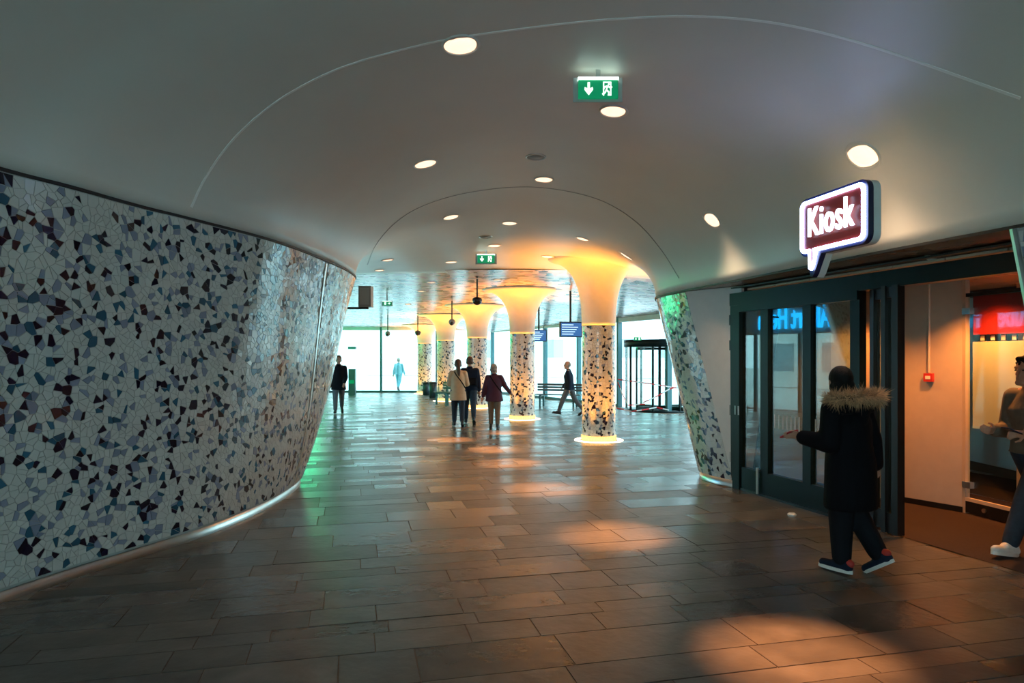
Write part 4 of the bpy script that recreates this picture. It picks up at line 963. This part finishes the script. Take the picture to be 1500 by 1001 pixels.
MB().box((-.05, -.17, -.16), (.05, .17, .12)).fuse('body', M['blackc'], tb, .014, 4); MB().bar((0, -.15, .10), (.02, -.06, .32), .035, .008).bar((0, .15, .10), (.02, .06, .32), .035, .008).bar((.02, -.06, .32), (.02, .06, .32), .035, .01).build('handle', M['blackc'], tb)

# far walkers
g = G(671, 625); t = person('person with a long ponytail in a beige coat and dark jeans, seen from behind', g, (-.15, 1), 'walkers')
J, k = skeleton(1.67, {'l': (7, 3), 'r': (-6, 14)}, {'l': (10, 14, 70, 30), 'r': (5, 14, 75, 30)})
hp = body(t, J, k, .012); trousers(t, J, k, M['denim'], .016); coat(t, J, k, M['beige'], .016, -.26, 1.06, 'coat', 1.02, 1.02); shoes(t, J, k, M['shoe']); hair(t, hp, k, M['hairb'], 'tail')
c = J['chest']; strap(t, [J['lsh']+Vector((.07, -.09, .05)), c+Vector((-.05, -.165, .05)), c+Vector((.08, -.165, -.12)), J['pel']+Vector((.19, -.14, .05))], M['blackc'], .03)
g = G(687, 623); g = P(688, 0, 18.6); g.z = 0; t = person('person in a dark jacket walking close beside the beige coat', g, (-.1, 1), 'walkers')
J, k = skeleton(1.74, {'l': (8, 3), 'r': (-9, 18)}, {'l': (8, 8, 20, 4), 'r': (-6, 10, 20, 4)})
hp = body(t, J, k, .012); trousers(t, J, k, M['denim'], .016); coat(t, J, k, M['navyc'], .016, -.06, 1.12, 'jacket', 1.1); shoes(t, J, k, M['shoe']); hair(t, hp, k, M['hairb'], 'short')
c = Matrix.Rotation(facing(-.1, 1), 3, 'Z') @ (J['chest']+Vector((.06, -.27, -.08)))+g
tb = thing('backpack', 'dark blue backpack on the back of the person beside the beige coat', 'backpack', c, facing(-.1, 1)); MB().box((-.15, -.07, -.24), (.15, .08, .22)).fuse('body', M['navyc'], tb, .016, 6); MB().box((-.11, -.12, -.20), (.11, -.07, 0)).fuse('front_pocket', M['blackc'], tb, .014, 4)
g = G(724, 627); t = person('person with short grey-brown hair in a plum coat and khaki trousers, walking alone', g, (.05, 1), 'walkers')
J, k = skeleton(1.58, {'l': (5, 8), 'r': (-2, 3)}, {'l': (-8, 16, 10, 4), 'r': (14, 26, 26, -4)})
hp = body(t, J, k, .012, face=-.6); trousers(t, J, k, M['khaki'], .016); coat(t, J, k, M['purple'], .016, -.20, 1.14, 'coat', 1.05, 1.05); shoes(t, J, k, M['shoe']); hair(t, hp, k, M['hairg'], 'bob')
c = J['chest']; strap(t, [J['lsh']+Vector((.06, -.09, .05)), c+Vector((-.03, -.17, .03)), c+Vector((.1, -.17, -.15)), J['pel']+Vector((.2, -.13, .05))], M['blackc'], .03)
g = G(834, 609); t = person('balding person in a dark jacket striding left between the two nearest columns', g, (-.95, .25), 'walkers')
J, k = skeleton(1.66, {'l': (26, 6), 'r': (-22, 18)}, {'l': (-14, 8, 15, 4), 'r': (16, 8, 20, 4)}, lean=3)
hp = body(t, J, k, .012); trousers(t, J, k, M['greyc'], .016); coat(t, J, k, M['navyc'], .016, -.08, 1.1, 'jacket'); shoes(t, J, k, M['shoe']); MB().ell(hp(0, -.04, .01), (.080*k, .078*k, .07*k)).fuse('hair', M['hairg'], t, .01, 2)
g = G(496, 606); t = person('person in a dark coat half hidden by the end of the mosaic wall', g, (.25, -1), 'walkers')
J, k = skeleton(1.80, {'l': (-14, 20), 'r': (14, 4)}, {'l': (6, 8, 40, 20), 'r': (-6, 10, 12, 4)})
hp = body(t, J, k, .012); trousers(t, J, k, M['greyc'], .016); coat(t, J, k, M['blackc'], .016, -.22, 1.08); shoes(t, J, k, M['shoe']); hair(t, hp, k, M['hairb'])
g = G(584, 572.5); t = person('distant person in teal clothes walking outside beyond the end glazing', g, (.2, 1), 'walkers')
J, k = skeleton(1.72, {'l': (14, 4), 'r': (-12, 24)}, {'l': (-12, 12, 14, 4), 'r': (12, 12, 14, 4)})
hp = body(t, J, k, .014); trousers(t, J, k, M['tealc'], .018); coat(t, J, k, M['tealc'], .018, -.06, 1.12, 'jacket'); shoes(t, J, k, M['shoe']); hair(t, hp, k, M['hairg'])
